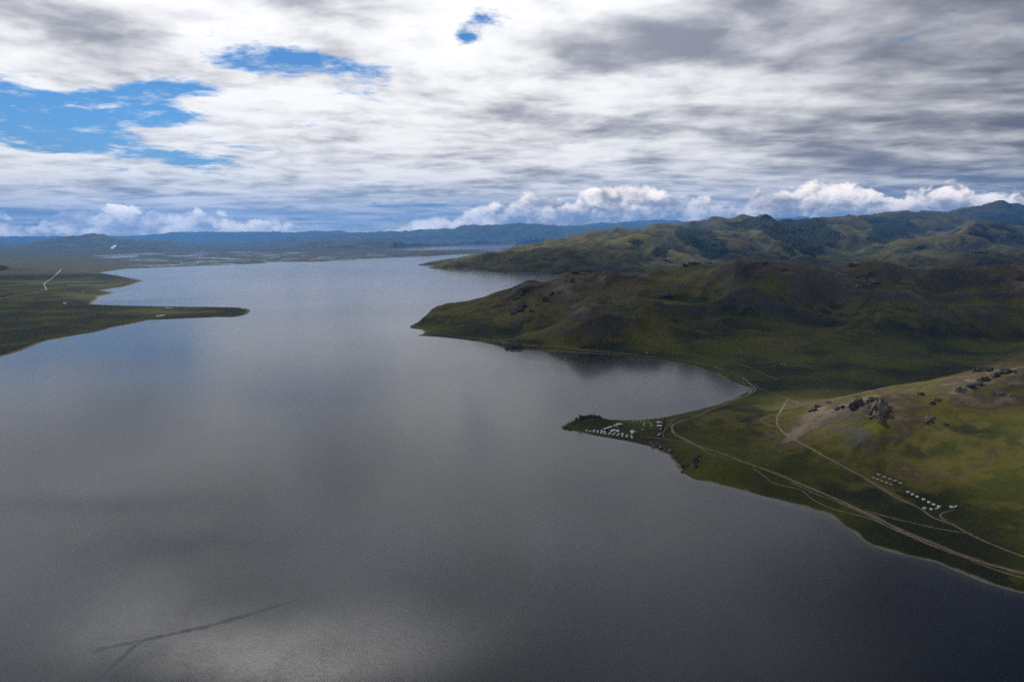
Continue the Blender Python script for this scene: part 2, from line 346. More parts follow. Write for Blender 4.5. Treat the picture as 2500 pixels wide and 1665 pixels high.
# signed distance on a half-density grid, bilinear to the full one
def upsample(A):
    o = np.empty((NR, NC)); r2 = np.arange(0, NR, 2); c2 = np.arange(0, NC, 2)
    fr = np.interp(np.arange(NR), r2, np.arange(len(r2))); fc = np.interp(np.arange(NC), c2, np.arange(len(c2)))
    i = np.minimum(fr.astype(int), len(r2)-2); j = np.minimum(fc.astype(int), len(c2)-2)
    a = (fr-i)[:, None]; b = (fc-j)[None, :]
    i = i[:, None]; j = j[None, :]
    return A[i, j]*(1-a)*(1-b)+A[i+1, j]*a*(1-b)+A[i, j+1]*(1-a)*b+A[i+1, j+1]*a*b
hx, hy = GX[::2, ::2], GY[::2, ::2]
def edge_warp(x, y):
    a = np.clip(y*0.0011, 1.2, 12.0)
    return fbm(x, y, 60.0, 3, 77)*a+np.where(y > 3000, fbm(x, y, 260.0, 2, 71)*a*1.2, 0)
SDL = poly_sd(water_polys[0], hx, hy)+edge_warp(hx, hy)
for Pw in water_polys[1:]:
    x0, y0 = Pw.min(0)-4000; x1, y1 = Pw.max(0)+4000
    q = (hx > x0) & (hx < x1) & (hy > y0) & (hy < y1)
    SDL[q] = np.minimum(SDL[q], poly_sd(Pw, hx[q], hy[q]))
SD = upsample(SDL)
nearH = np.zeros_like(hx); q = hy < 7000
nearH[q] = rbf(hx[q], hy[q])
fade = sstep(hy, 6900, 5400)*sstep(hx/np.maximum(hy, 300), -0.22, -0.15)
nearH = np.maximum(nearH, 0)*fade
BN = np.maximum(upsample(nearH), 0)
BF = upsample(far_h(hx, hy))
BF = np.where((GY < 17000) & (SD > 0), BF*(1-np.exp(-SD/420.0)), BF)
BASE = np.maximum(BN, BF)
plain = 1.3+0.6*fbm(GX, GY, 900, 3, 5)+np.clip((GY-9000)/1000, 0, 30)*0.05
inl = sstep(SD, 0, 30+0.006*GY)
# relief noise: amplitude follows wavelength, only where the ground is hilly
hill = sstep(BASE, 3, 60)
wxn = GX+fbm(GX, GY, 420, 2, 21)*90; wyn = GY+fbm(GX, GY, 420, 2, 31)*90
REL = np.zeros_like(GX); CRE = np.zeros_like(GX)
for k, (wl, am) in enumerate(((2600, 0.030), (1300, 0.060), (620, 0.150), (300, 0.140), (140, 0.085), (64, 0.048), (30, 0.036), (14, 0.030))):
    ok = sstep(wl/(LOD*0.0042), 1.6, 3.5)
    if wl > 700: ok = ok*sstep(BASE, 150, 420)*sstep(GY, 6000, 8000)
    if wl == 620: ok = ok*sstep(BASE, 60, 200)*sstep(GY, 1900, 2600)
    if wl == 300: ok = ok*np.where(GY < 2000, 0.40, 1.0)
    if wl in (140, 64): ok = ok*np.where(GY < 2000, 0.65, 1.0)
    rdg = 0.5-np.abs(perlin(wxn/wl, wyn/wl, 100+k))*1.35
    sm = perlin(GX/wl+7.7, GY/wl, 200+k)
    nz = (0.7*(rdg-0.22)+0.5*sm)*wl*am
    REL += ok*nz
    if wl <= 620: CRE += ok*(rdg-0.15)
Z = np.maximum(BASE*inl, 0)+plain*sstep(SD, 0, 60)+hill*inl*REL*np.clip(BASE/90, 0.25, 1.0)
# wet delta at the head of the lake: hollows filled by the lake's own water
PXV = 1250+F*GX/(GY*CP+(CAM_H-Z)*SP)
DPT = GY*CP+(CAM_H-Z)*SP
PYV = 832.5+F*((CAM_H-Z)*CP-GY*SP)/DPT
wet = sstep(PXV, 260, 420)*sstep(PXV, 1120, 860)*sstep(PYV, 612, 619)*(PYV < 652)*(BASE < 6)
wn = fbm(GX*0.55, GY, 420, 3, 60)+0.35*fbm(GX, GY, 130, 2, 66)
Z = Z-wet*sstep(wn, 0.32, 0.46)*6
# small ponds on the left tongue of land
wet2 = (PXV < 560)*(PYV > 745)*(PYV < 880)*sstep(SD, 10, 25)*sstep(SD, 190, 70)
Z = Z-0*wet2*sstep(fbm(GX*0.35+GY*0.2, GY, 150, 3, 91), 0.42, 0.5)*5
bank = np.clip(SD*0.09, -9, 1.1)
Z = np.where(SD < 0, bank, np.minimum(Z, np.where(BASE < 4, 99, 9999)))
Z = np.where((SD >= 0) & (SD < 14), np.minimum(Z, bank+np.clip(BASE*0.5, 0, 6)*sstep(SD, 0, 14)), Z)
isl = (BF > 0) & (np.abs(GY-10800) < 250) & (np.abs(PXV-700) < 45)
Z = np.where(isl, np.maximum(Z, BF-1.5), Z)

def zat(x, y):
    """height of the built sheet"""
    s = y+S0
    i = np.clip(np.searchsorted(rows, s)-1, 0, NR-2); a = (s-rows[i])/(rows[i+1]-rows[i])
    fc = (x/s-us[0])/(us[1]-us[0]); j = np.clip(np.floor(fc).astype(int), 0, NC-2); b = fc-j
    return (Z[i, j]*(1-b)+Z[i, j+1]*b)*(1-a)+(Z[i+1, j]*(1-b)+Z[i+1, j+1]*b)*a
def hit(px, py):
    """where the sight line of a traced mark meets the ground"""
    r = ray(px, py); r = r/r[1]
    Yd = np.geomspace(650, 50000, 6000)
    zz = CAM_H+r[2]*Yd; zt = zat(r[0]*Yd, Yd)
    k = np.argmax(np.maximum(zt, 0) >= zz)
    if k == 0: k = len(Yd)-1
    y0, y1 = Yd[k-1], Yd[k]
    d0 = zz[k-1]-max(zt[k-1], 0); d1 = zz[k]-max(zt[k], 0)
    f = d0/(d0-d1+1e-9); y = y0+(y1-y0)*f
    x = r[0]*y
    return np.array([x, y, float(zat(np.array([x]), np.array([y]))[0])])

def catmull(P, n=10):
    P = np.array(P); Q = np.vstack([2*P[0]-P[1], P, 2*P[-1]-P[-2]]); o = []
    for i in range(1, len(Q)-2):
        for t in np.linspace(0, 1, n, endpoint=False):
            a, b, c, d = Q[i-1], Q[i], Q[i+1], Q[i+2]
            o.append(0.5*((2*b)+(c-a)*t+(2*a-5*b+4*c-d)*t*t+(3*b-a-3*c+d)*t**3))
    o.append(P[-1]); return np.array(o)
def resample(P, step):
    d = np.r_[0, np.cumsum(np.hypot(*np.diff(P[:, :2], axis=0).T))]
    k = max(2, int(d[-1]/step)); t = np.linspace(0, d[-1], k)
    return np.stack([np.interp(t, d, P[:, 0]), np.interp(t, d, P[:, 1])], 1)
main_road = [(1743, 894.5), (1780, 908), (1814.5, 924), (1835, 941.5), (1844, 948), (1842, 955), (1824, 965.6), (1789, 978), (1755, 993), (1709, 1012.6), (1674.7, 1024), (1645, 1035.5), (1640.5, 1040), (1640, 1046), (1644, 1056.4), (1658, 1066),
 (1677, 1074.5), (1690, 1082), (1711, 1091.5), (1749, 1103), (1774.6, 1111.6), (1806.5, 1124), (1848, 1139), (1905.7, 1160.5), (1944, 1177.7), (2001, 1200.6), (2058.5, 1225.5), (2116, 1252), (2173, 1281), (2230.5, 1305.7), (2307, 1338), (2383, 1367), (2440.6, 1384), (2500, 1399), (2570, 1416)]
TRACKS = [
    (main_road, 6.0, 1, dict(name='dirt_road', vary=0.45)),
    ([(1930, 1176), (1982, 1202), (2030, 1219), (2060, 1232), (2116, 1257), (2173, 1288), (2249.6, 1321), (2314.6, 1347), (2402, 1380), (2500, 1411), (2570, 1430)], 2.6, 2, dict()),
    ([(1837, 1141), (1867.5, 1164), (1890, 1179.6), (1951.5, 1195), (1982, 1218), (2020, 1237), (2097, 1258), (2154, 1279), (2211, 1302), (2280, 1332), (2330, 1352)], 2.4, 3, dict()),
    ([(1924.6, 974), (1915, 988), (1906, 1003.4), (1897, 1022), (1901, 1042), (1932, 1069), (1982, 1095.5), (2032, 1124), (2097, 1158.6), (2142.6, 1187), (2192, 1216), (2242, 1239), (2280, 1263.7), (2326, 1281), (2364, 1302), (2421.5, 1328.6), (2500, 1359), (2570, 1384)], 3.6, 4, dict()),
    ([(1840, 940), (1865, 953), (1899, 963), (1924.6, 973.6), (1950, 984)], 3.0, 5, dict()),
    ([(2112, 1246.5), (2173, 1263.7), (2230.5, 1277), (2288, 1290), (2360, 1302)], 2.4, 6, dict()),
    ([(2330, 1245), (2318, 1247), (2299, 1254), (2297, 1262), (2314.6, 1276)], 2.6, 7, dict()),
    ([(1690, 1082), (1658, 1077.7), (1622, 1071), (1594, 1068), (1562, 1065)], 3.0, 8, dict()),
    ([(1622, 1070), (1617.5, 1058.6), (1624, 1048), (1639, 1031), (1641, 1024.6), (1658, 1018), (1690, 1010), (1730, 998)], 2.6, 9, dict()),
    ([(1902, 1043), (1876, 1037), (1858, 1026), (1869.6, 1018), (1899, 1012)], 2.2, 10, dict()),
    ([(1698, 1086), (1721.5, 1101), (1735, 1108), (1790, 1124)], 2.4, 11, dict()),
    ([(1018, 790), (1011, 796), (1036, 805), (1050.5, 811), (1119, 821.5), (1208, 832), (1229, 837), (1258.6, 839), (1327, 845), (1416, 854), (1505, 861.6), (1594.5, 872), (1684, 882.4), (1743, 894.5)], 4.5, 12, dict(lift=0.5)),
    ([(1807.6, 888.8), (1850, 906), (1900.5, 927.8)], 2.2, 13, dict()),
    ([(2060, 1141), (2120, 1170), (2165, 1196), (2200, 1214)], 1.8, 14, dict()),
]
GRAVEL_LINE = [(-60, 744), (0, 729.6), (60, 719), (108, 709), (113, 706), (108, 694), (117, 686), (129, 678), (149.5, 658)]
CAMP_MARKS = [(2100+x/7.85, 1130+y/7.85) for x, y in ((920, 563), (1005, 606), (1095, 652), (1215, 704), (1318, 756), (1410, 800), (1510, 842), (1362, 893), (1750, 849), (1450, 890), (1830, 850), (2040, 795))]+[(1420+x/10.705, 1020+y/10.705) for x, y in ((138, 340), (420, 384), (528, 369), (620, 416), (755, 410), (870, 430), (972, 440), (1068, 450), (1193, 480), (1308, 500), (680, 300), (900, 230), (850, 345), (1330, 400), (2030, 200), (2030, 460))]
WORN = np.zeros(Z.shape)
def wear(P, rad, amp):
    for dx in np.linspace(-2, 2, 9):
        for dy in np.linspace(-2, 2, 9):
            g_ = amp*math.exp(-(dx*dx+dy*dy)*0.6)
            x, y = P[:, 0]+dx*rad, P[:, 1]+dy*rad
            i = np.clip(np.searchsorted(rows, y+S0), 0, NR-1); j = np.clip(np.rint((x/(y+S0)-us[0])/(us[1]-us[0])).astype(int), 0, NC-1)
            np.maximum.at(WORN, (i, j), g_)
for pts_, wd_, _k, _q in TRACKS: wear(resample(catmull([hit(*p)[:2] for p in pts_]), 2.0), wd_*0.75, 0.9)
for p in CAMP_MARKS:
    h_ = hit(*p)
    t_ = np.linspace(0, 6.28, 12)
    for r_ in (0, 3, 6): wear(np.stack([h_[0]+r_*np.cos(t_), h_[1]+r_*np.sin(t_)], 1), 2.5, 0.55)
# masks for the ground material
A26 = lambda x, y: (1600+x/2.617, 480+y/2.617)
forest_polys = [[A26(*p) for p in L] for L in (
 [(95, 235), (150, 205), (300, 200), (370, 240), (400, 275), (460, 290), (445, 320), (470, 360), (380, 400), (330, 395), (240, 310), (160, 280)],
 [(420, 170), (580, 150), (700, 130), (1080, 140), (1100, 200), (1200, 250), (1130, 300), (1060, 320), (1095, 370), (1000, 360), (1030, 385), (930, 360), (850, 300), (780, 285), (700, 225), (620, 205), (500, 195)],
 [(790, 305), (850, 320), (915, 390), (880, 390), (820, 350)], [(760, 358), (860, 405), (840, 410), (770, 375)],
 [(1300, 130), (1400, 140), (1600, 150), (1720, 210), (1740, 230), (1600, 230), (1560, 270), (1450, 305), (1340, 280), (1320, 265), (1400, 220), (1380, 170)],
 [(2060, 130), (2355, 100), (2355, 180), (2250, 170), (2180, 160)], [(2180, 170), (2355, 230), (2355, 250), (2230, 210)], [(2190, 260), (2250, 240), (2355, 260), (2355, 300), (2200, 280)],
 [(-20, 320), (50, 310), (90, 310), (80, 380), (30, 370), (-20, 380)], [(0, 380), (100, 410), (160, 435), (80, 415)], [(1950, 350), (2110, 357), (2100, 368), (1960, 360)],
 [(-180, 290), (-120, 280), (-90, 300), (-140, 312)], [(480, 230), (520, 245), (520, 265), (490, 260)])]
forest_polys += [[(-40, 645), (0, 649), (20, 656), (10, 661), (-40, 664)], [(-40, 684), (0, 689), (29, 696), (20, 702), (0, 707), (-40, 709)]]
def in_poly(P, x, y):
    ins = np.zeros(x.shape, bool); P = np.array(P)
    for (ax, ay), (bx, by) in zip(P, np.roll(P, -1, 0)):
        c = ((ay <= y) & (by > y)) | ((by <= y) & (ay > y))
        ins ^= c & (x < ax+(y-ay)/(by-ay+1e-12)*(bx-ax))
    return ins
def wood_mask(X_, Y_, px_, py_):
    jx = 9*fbm(X_, Y_, 500, 4, 801)+4*fbm(X_, Y_, 130, 3, 821); jy = 4.5*fbm(X_, Y_, 420, 4, 811)+2*fbm(X_, Y_, 110, 3, 831)
    mk = np.zeros(X_.shape, bool)
    for P in forest_polys: mk |= in_poly(P, px_+jx, py_+jy)
    return mk
WOOD_DARK = np.zeros(Z.shape); q = (GY > 5500) & (GY < 20000) & (BASE > 8)
WOOD_DARK[q] = wood_mask(GX[q], GY[q], PXV[q], PYV[q])
far_darken = np.where(GY > 15000, 0.48, 0.30)*sstep(GY, 6800, 8200)*sstep(BASE, 12, 60)*np.clip(0.8+0.5*fbm(GX, GY, 1500, 3, 861), 0.3, 1)  # distant woods; massif slopes also darkened in colour in place of cloud shade
WOOD_DARK = np.maximum(WOOD_DARK, far_darken)
gz0, gz1 = np.gradient(Z); dS = np.gradient(rows)[:, None]; dX = (us[1]-us[0])*rows[:, None]
sl = np.sqrt((gz1/dX)**2+((gz0-gz1/dX*us[None, :]*dS)/dS)**2)
def blur(A, k):
    for ax in (0, 1):
        c = np.cumsum(np.pad(A, ((1, 0), (0, 0)) if ax == 0 else ((0, 0), (1, 0))), ax, dtype=float); n_k = A.shape[ax]
        i = np.arange(n_k); lo = np.clip(i-k, 0, n_k); hi = np.clip(i+k+1, 0, n_k)
        A = (np.take(c, hi, ax)-np.take(c, lo, ax))/np.expand_dims((hi-lo), 1-ax).astype(float)
    return A
CURV = np.clip(((Z-blur(blur(Z, 14), 10))/(LOD*0.0042*2.2)), -1.5, 1.5)*hill + 0.6*np.clip((Z-blur(blur(Z, 4), 3))/(LOD*0.0012), -1, 1)*hill
def pxblob(px, py, rx, ry):
    return np.exp(-((PXV-px)/rx)**2-((PYV-py)/ry)**2)
big = fbm(GX, GY, 700, 4, 301); med = fbm(GX, GY, 160, 4, 311); fine = fbm(GX, GY, 40, 3, 321)
DRY = 0.12+0.22*sstep(BASE, 60, 230)*(GY < 6500)+0.34*sstep(sl, 0.22, 0.60)+0.42*CURV+0.42*big+0.40*med+0.22*fine
DRY -= 0.48*(1-sstep(BASE, 8, 40))
DRY += 0.55*pxblob(2330, 1000, 110, 40)+0.5*pxblob(2230, 1150, 70, 30)+0.12*pxblob(1930, 1060, 110, 45)+0.45*pxblob(2400, 1290, 130, 35)+0.5*pxblob(2080, 1130, 60, 22)
DRY += 0.5*pxblob(1400, 720, 160, 50)+0.5*pxblob(2180, 720, 200, 60)-0.5*pxblob(1850, 790, 150, 30)-0.3*pxblob(2480, 1170, 90, 60)-0.25*pxblob(1700, 740, 90, 30)
DRY = np.where(GY > 7000, DRY*0.8-0.06, DRY)
DRY += np.where(GY < 2100, 0.20+0.25*med+0.30*fine, 0)*sstep(BASE, 8, 30)+0.55*WORN
DRY -= 0.35*sstep(PYV, 1150, 1300)*sstep(PXV, 2330, 2200)
ROCK = sstep(sl+0.10*np.abs(med)+0.05*fine+0.10*CRE, 0.52, 0.80)*hill
ROCK = np.maximum(ROCK, sstep(fbm(GX, GY, 90, 4, 401)+0.9*(sl-0.28), 0.42, 0.70)*sstep(BASE, 40, 120)*(GY < 6000)*sstep(GY, 2200, 2600)*0.9)
ROCK = np.maximum(ROCK, sstep(pxblob(1430, 1020, 40, 16), 0.35, 0.7)*0.8)
ROCK = np.maximum(ROCK, sstep(pxblob(1625, 1100, 45, 16)+0.4*fine, 0.5, 0.9)*0.7*sstep(SD, 25, 4))
SAND = sstep(SD, 9+0.0022*GY, 2)*(SD > -40)+0.0
SAND = np.where(GY < 2600, sstep(SD+5.0*fine+4.0*med, 9.0, 3.5), np.where(PXV < 700, sstep(SD, 26, 12)*sstep(GY, 9000, 6000)*0.8, sstep(SD, 12, 5)*0.7))
LUSH = 0.5+0.5*fbm(GX, GY, 260, 3, 501)+0.45*pxblob(2450, 1150, 140, 90)+0.35*pxblob(2150, 1030, 90, 35)+0.35*pxblob(1950, 850, 450, 45)-0.45*sstep(GY, 6500, 8500)

# ground vertex normals
def grid_normals():
    P = np.stack([GX, GY, Z], -1); a = np.gradient(P, axis=1); b = np.gradient(P, axis=0)
    n = np.cross(a, b); n /= np.linalg.norm(n, axis=-1, keepdims=True)
    return n
GN = grid_normals()

def new_mat(name):
    m = bpy.data.materials.new(name); m.use_nodes = True; m.node_tree.nodes.clear()
    return m, N(m.node_tree)
def out_surf(n, bsdf):
    o = n.node('ShaderNodeOutputMaterial'); n.nt.links.new(bsdf, o.inputs['Surface'])
def pbsdf(n, color, rough=0.9, spec=0.2, normal=None, **kw):
    b = n.node('ShaderNodeBsdfPrincipled')
    n.put(b.inputs['Base Color'], color); n.put(b.inputs['Roughness'], rough); n.put(b.inputs['Specular IOR Level'], spec)
    if normal is not None: n.nt.links.new(normal, b.inputs['Normal'])
    for k, v in kw.items(): n.put(b.inputs[k], v)
    return b.outputs[0]
def bump(n, h, strength, dist):
    b = n.node('ShaderNodeBump'); n.put(b.inputs['Height'], h); b.inputs['Strength'].default_value = strength; b.inputs['Distance'].default_value = dist
    return b.outputs[0]

def ground_material():
    m, n = new_mat('ground_grass_soil')
    pos = n.node('ShaderNodeNewGeometry').outputs['Position']
    n1 = n.noise(pos, 0.02, 8, 0.62); n2 = n.noise(pos, 0.11, 6, 0.6); n3 = n.noise(pos, 0.004, 6, 0.6)
    dry = n.m('ADD', n.attr('dry'), n.m('ADD', n.m('MULTIPLY', n.m('SUBTRACT', n1, 0.5), 1.3), n.m('MULTIPLY', n.m('SUBTRACT', n2, 0.5), 0.7)))
    lush = n.m('ADD', n.attr('lush'), n.m('MULTIPLY', n.m('SUBTRACT', n3, 0.5), 1.0))
    g = n.mix(n.ss(lush, 0.25, 0.95), (0.027, 0.030, 0.011), (0.074, 0.078, 0.008))
    g = n.mix(n.ss(n2, 0.35, 0.7), n.v('MULTIPLY', g, (0.8, 0.82, 0.8)), g)
    c = n.mix(n.ss(dry, -0.25, 0.70), g, (0.104, 0.089, 0.017))
    c = n.mix(n.ss(dry, 0.35, 0.95), c, (0.068, 0.053, 0.027))
    c = n.mix(n.ss(dry, 0.80, 1.75), c, (0.165, 0.128, 0.083))
    c = n.mix(n.m('MULTIPLY', n.attr('wood_dark'), n.ss(n1, 0.28, 0.5)), c, (0.016, 0.022, 0.012))
    rk = n.noise(pos, 0.07, 8, 0.7)
    c = n.mix(n.m('MULTIPLY', n.attr('rock'), n.ss(rk, 0.3, 0.62)), c, n.mix(rk, (0.035, 0.032, 0.030), (0.095, 0.086, 0.078)))
    c = n.mix(n.m('MULTIPLY', n.attr('sand'), 0.9), c, n.mix(n2, (0.19, 0.148, 0.105), (0.29, 0.24, 0.185)))
    h = n.m('ADD', n.m('MULTIPLY', n1, 3.0), n.m('MULTIPLY', rk, n.m('ADD', 0.6, n.m('MULTIPLY', n.attr('rock'), 3.0))))
    out_surf(n, pbsdf(n, c, 0.95, 0.1, bump(n, h, 0.6, 1.5)))
    return m
GROUND = ground_material()

def mesh_obj(name, verts, faces, mat, parent=None, smooth=False):
    me = bpy.data.meshes.new(name)
    me.from_pydata([tuple(v) for v in verts], [], faces) if not isinstance(verts, np.ndarray) or not isinstance(faces, np.ndarray) else fast_mesh(me, verts, faces)
    me.materials.append(mat)
    if smooth: me.polygons.foreach_set('use_smooth', np.ones(len(me.polygons), bool))
    o = bpy.data.objects.new(name, me); COL.objects.link(o)
    if parent is not None: o.parent = parent
    return o
def fast_mesh(me, verts, faces):
    k = faces.shape[1]
    me.vertices.add(len(verts)); me.vertices.foreach_set('co', np.ascontiguousarray(verts, np.float32).ravel())
    me.loops.add(faces.size); me.loops.foreach_set('vertex_index', np.ascontiguousarray(faces, np.int32).ravel())
    me.polygons.add(len(faces)); me.polygons.foreach_set('loop_start', np.arange(0, faces.size, k, dtype=np.int32))
    me.update(calc_edges=True)
def add_attr(me, name, a):
    at = me.attributes.new(name, 'FLOAT', 'POINT'); at.data.foreach_set('value', np.ascontiguousarray(a, np.float32).ravel())

def build_terrain():
    q = lambda A: np.maximum(np.maximum(A[:-1, :-1], A[1:, :-1]), np.maximum(A[:-1, 1:], A[1:, 1:]))
    keep = q(Z) > -3.0
    cb = BASE[:-1, :-1]; cy_ = GY[:-1, :-1]; cpx = PXV[:-1, :-1]
    tall = cb > 22
    cls = np.zeros(cb.shape, int)                       # 0 grassland
    cls[tall & (cy_ < 2250)] = 1                        # hill by the camera
    cls[tall & (cy_ >= 2250) & (cy_ < 6400)] = 2        # lakeside ridge
    cls[tall & (cy_ >= 6400) & (cpx > 1040) & (cy_ < 27000)] = 3
    cls[tall & (cy_ >= 6400) & (cpx <= 1040) & (cy_ < 30000)] = 4
    cls[tall & (cy_ >= 27000)] = 5
    cls[isl[:-1, :-1]] = 6
    idx = np.arange(NR*NC).reshape(NR, NC)
    quads = np.stack([idx[:-1, :-1], idx[:-1, 1:], idx[1:, 1:], idx[1:, :-1]], -1)
    V = np.stack([GX, GY, Z], -1).reshape(-1, 3); NRM = GN.reshape(-1, 3)
    names = ['grassland', 'foreground_hill', 'lakeside_ridge', 'mountain_massif', 'plain_hills', 'horizon_range', 'island']
    for k, nm in enumerate(names):
        f = quads[keep & (cls == k)]
        if len(f) == 0: continue
        used, inv = np.unique(f.ravel(), return_inverse=True)
        o = mesh_obj(nm, V[used], inv.reshape(-1, 4), GROUND, smooth=True); o['kind'] = 'structure'
        me = o.data
        for an, A in (('dry', DRY), ('rock', ROCK), ('sand', SAND), ('lush', LUSH), ('wood_dark', WOOD_DARK)): add_attr(me, an, A.ravel()[used])
        me.normals_split_custom_set_from_vertices(np.ascontiguousarray(NRM[used]))
build_terrain()

# ------------------------------------------------------------------ water
slick_lines = [([(885, 1415), (790, 1440), (690, 1475), (600, 1502), (520, 1525), (430, 1545), (335, 1565), (240, 1585)], 5.2),
               ([(372, 1557), (335, 1572), (312, 1592), (290, 1612), (262, 1640), (225, 1670)], 6.0)]
def build_water():
    D = 700.0
    r = [350.0]
    while r[-1] < 55600: r.append(r[-1]*(1.0032 if r[-1] < 2300 else 1.025))
    r = np.array(r); u = np.linspace(-0.9, 0.9, 801)
    X = u[None, :]*r[:, None]; Y = np.repeat((r-D)[:, None], len(u), 1)
    idx = np.arange(X.size).reshape(X.shape)
    fq = np.stack([idx[:-1, :-1], idx[:-1, 1:], idx[1:, 1:], idx[1:, :-1]], -1).reshape(-1, 4)
    m, n = new_mat('lake_water')
    pos = n.node('ShaderNodeNewGeometry').outputs['Position']
    w1 = n.noise(n.v('MULTIPLY', pos, (1.0, 1.6, 1.0)), 0.55, 4, 0.6, 0.4)
    w2 = n.noise(n.v('MULTIPLY', pos, (1.0, 0.6, 1.0)), 0.016, 7, 0.65); w3 = n.noise(n.v('MULTIPLY', pos, (0.35, 1.0, 1.0)), 0.0016, 5, 0.6)
    slick = n.attr('slick')
    calm = n.m('SUBTRACT', 1.0, n.m('MULTIPLY', slick, 0.85))
    rough = n.m('ADD', n.m('ADD', 0.15, n.m('MULTIPLY', n.m('SUBTRACT', w2, 0.5), 0.04)), n.m('MULTIPLY', n.m('SUBTRACT', w3, 0.5), 0.10))
    rough = n.m('MULTIPLY', rough, n.m('SUBTRACT', 1.0, n.m('MULTIPLY', slick, 0.55)))
    w4 = n.noise(n.v('MULTIPLY', pos, (1.0, 1.5, 1.0)), 0.13, 5, 0.7, 0.5)
    hgt = n.m('MULTIPLY', n.m('ADD', n.m('MULTIPLY', n.m('SUBTRACT', w1, 0.5), n.ss(w2, 0.3, 0.7, 0.5, 1.3)), n.m('MULTIPLY', n.m('SUBTRACT', w4, 0.5), 0.9)), calm)
    bn = bump(n, hgt, 0.8, 0.6)
    col = n.mix(n.attr('shallow'), (0.005, 0.008, 0.014), (0.050, 0.058, 0.045))
    smooth = pbsdf(n, col, n.m('MULTIPLY', rough, 1.0), 0.5, bump(n, hgt, 0.3, 0.08), IOR=1.333)
    ripple = pbsdf(n, col, n.m('ADD', rough, 0.255), 0.5, bn, IOR=1.333)
    mx = n.node('ShaderNodeMixShader')
    n.put(mx.inputs[0], n.m('MULTIPLY', n.m('MULTIPLY', n.ss(w2, 0.25, 0.75, 0.85, 1.15), n.attr('ripple')), n.m('SUBTRACT', 1.0, slick), clamp=True))
    n.nt.links.new(smooth, mx.inputs[1]); n.nt.links.new(ripple, mx.inputs[2])
    out_surf(n, mx.outputs[0])
    o = mesh_obj('lake', np.stack([X, Y, np.zeros_like(X)], -1).reshape(-1, 3), fq, m); o['kind'] = 'structure'
    sl_ = np.zeros(X.shape)
    q = Y < 2400
    for pts, wd in slick_lines:
        W = np.array([gp(*p)[:2] for p in pts])
        d = np.full(X[q].shape, 1e9)
        for i in range(len(W)-1):
            e = W[i+1]-W[i]; t = np.clip(((X[q]-W[i][0])*e[0]+(Y[q]-W[i][1])*e[1])/(e@e), 0, 1)
            wl = wd*(0.45+0.55*min(1, i/2.0))
            d = np.minimum(d, np.hypot(X[q]-W[i][0]-e[0]*t, Y[q]-W[i][1]-e[1]*t)/wl)
        sl_[q] = np.maximum(sl_[q], sstep(d+0.45*perlin(X[q]/18, Y[q]/18, 3)+0.3*perlin(X[q]/5, Y[q]/5, 4), 1.5, 0.3))
    add_attr(o.data, 'slick', sl_)
    # wind-roughened water: strongest off the near left shore, patchy elsewhere
    rp = 0.09+0.05*fbm(X*0.4, Y, 700, 3, 951)
    for px, py, rx, ry, am in ((660, 1630, 620, 170, 0.90), (450, 1340, 300, 60, 0.45), (250, 1230, 330, 30, 0.35), (1150, 1450, 260, 90, 0.2)):
        c = gp(px, py); ax_ = gp(px+rx, py)[0]-c[0]; ay_ = abs(gp(px, py-ry)[1]-gp(px, py+ry)[1])/2
        rp += am*np.exp(-((X-c[0])/ax_)**2-((Y-c[1])/ay_)**2)
    add_attr(o.data, 'ripple', np.clip(rp, 0.05, 0.95))
    sh = np.zeros(X.shape); q = (Y > 650) & (Y < 2600) & (X > 0)
    sdw = poly_sd(water_polys[0], X[q], Y[q])
    sh[q] = sstep(sdw, -26, -1)*(0.45+0.5*np.exp(-((X[q]-430)/130)**2-((Y[q]-1130)/160)**2))
    add_attr(o.data, 'shallow', sh)
build_water()

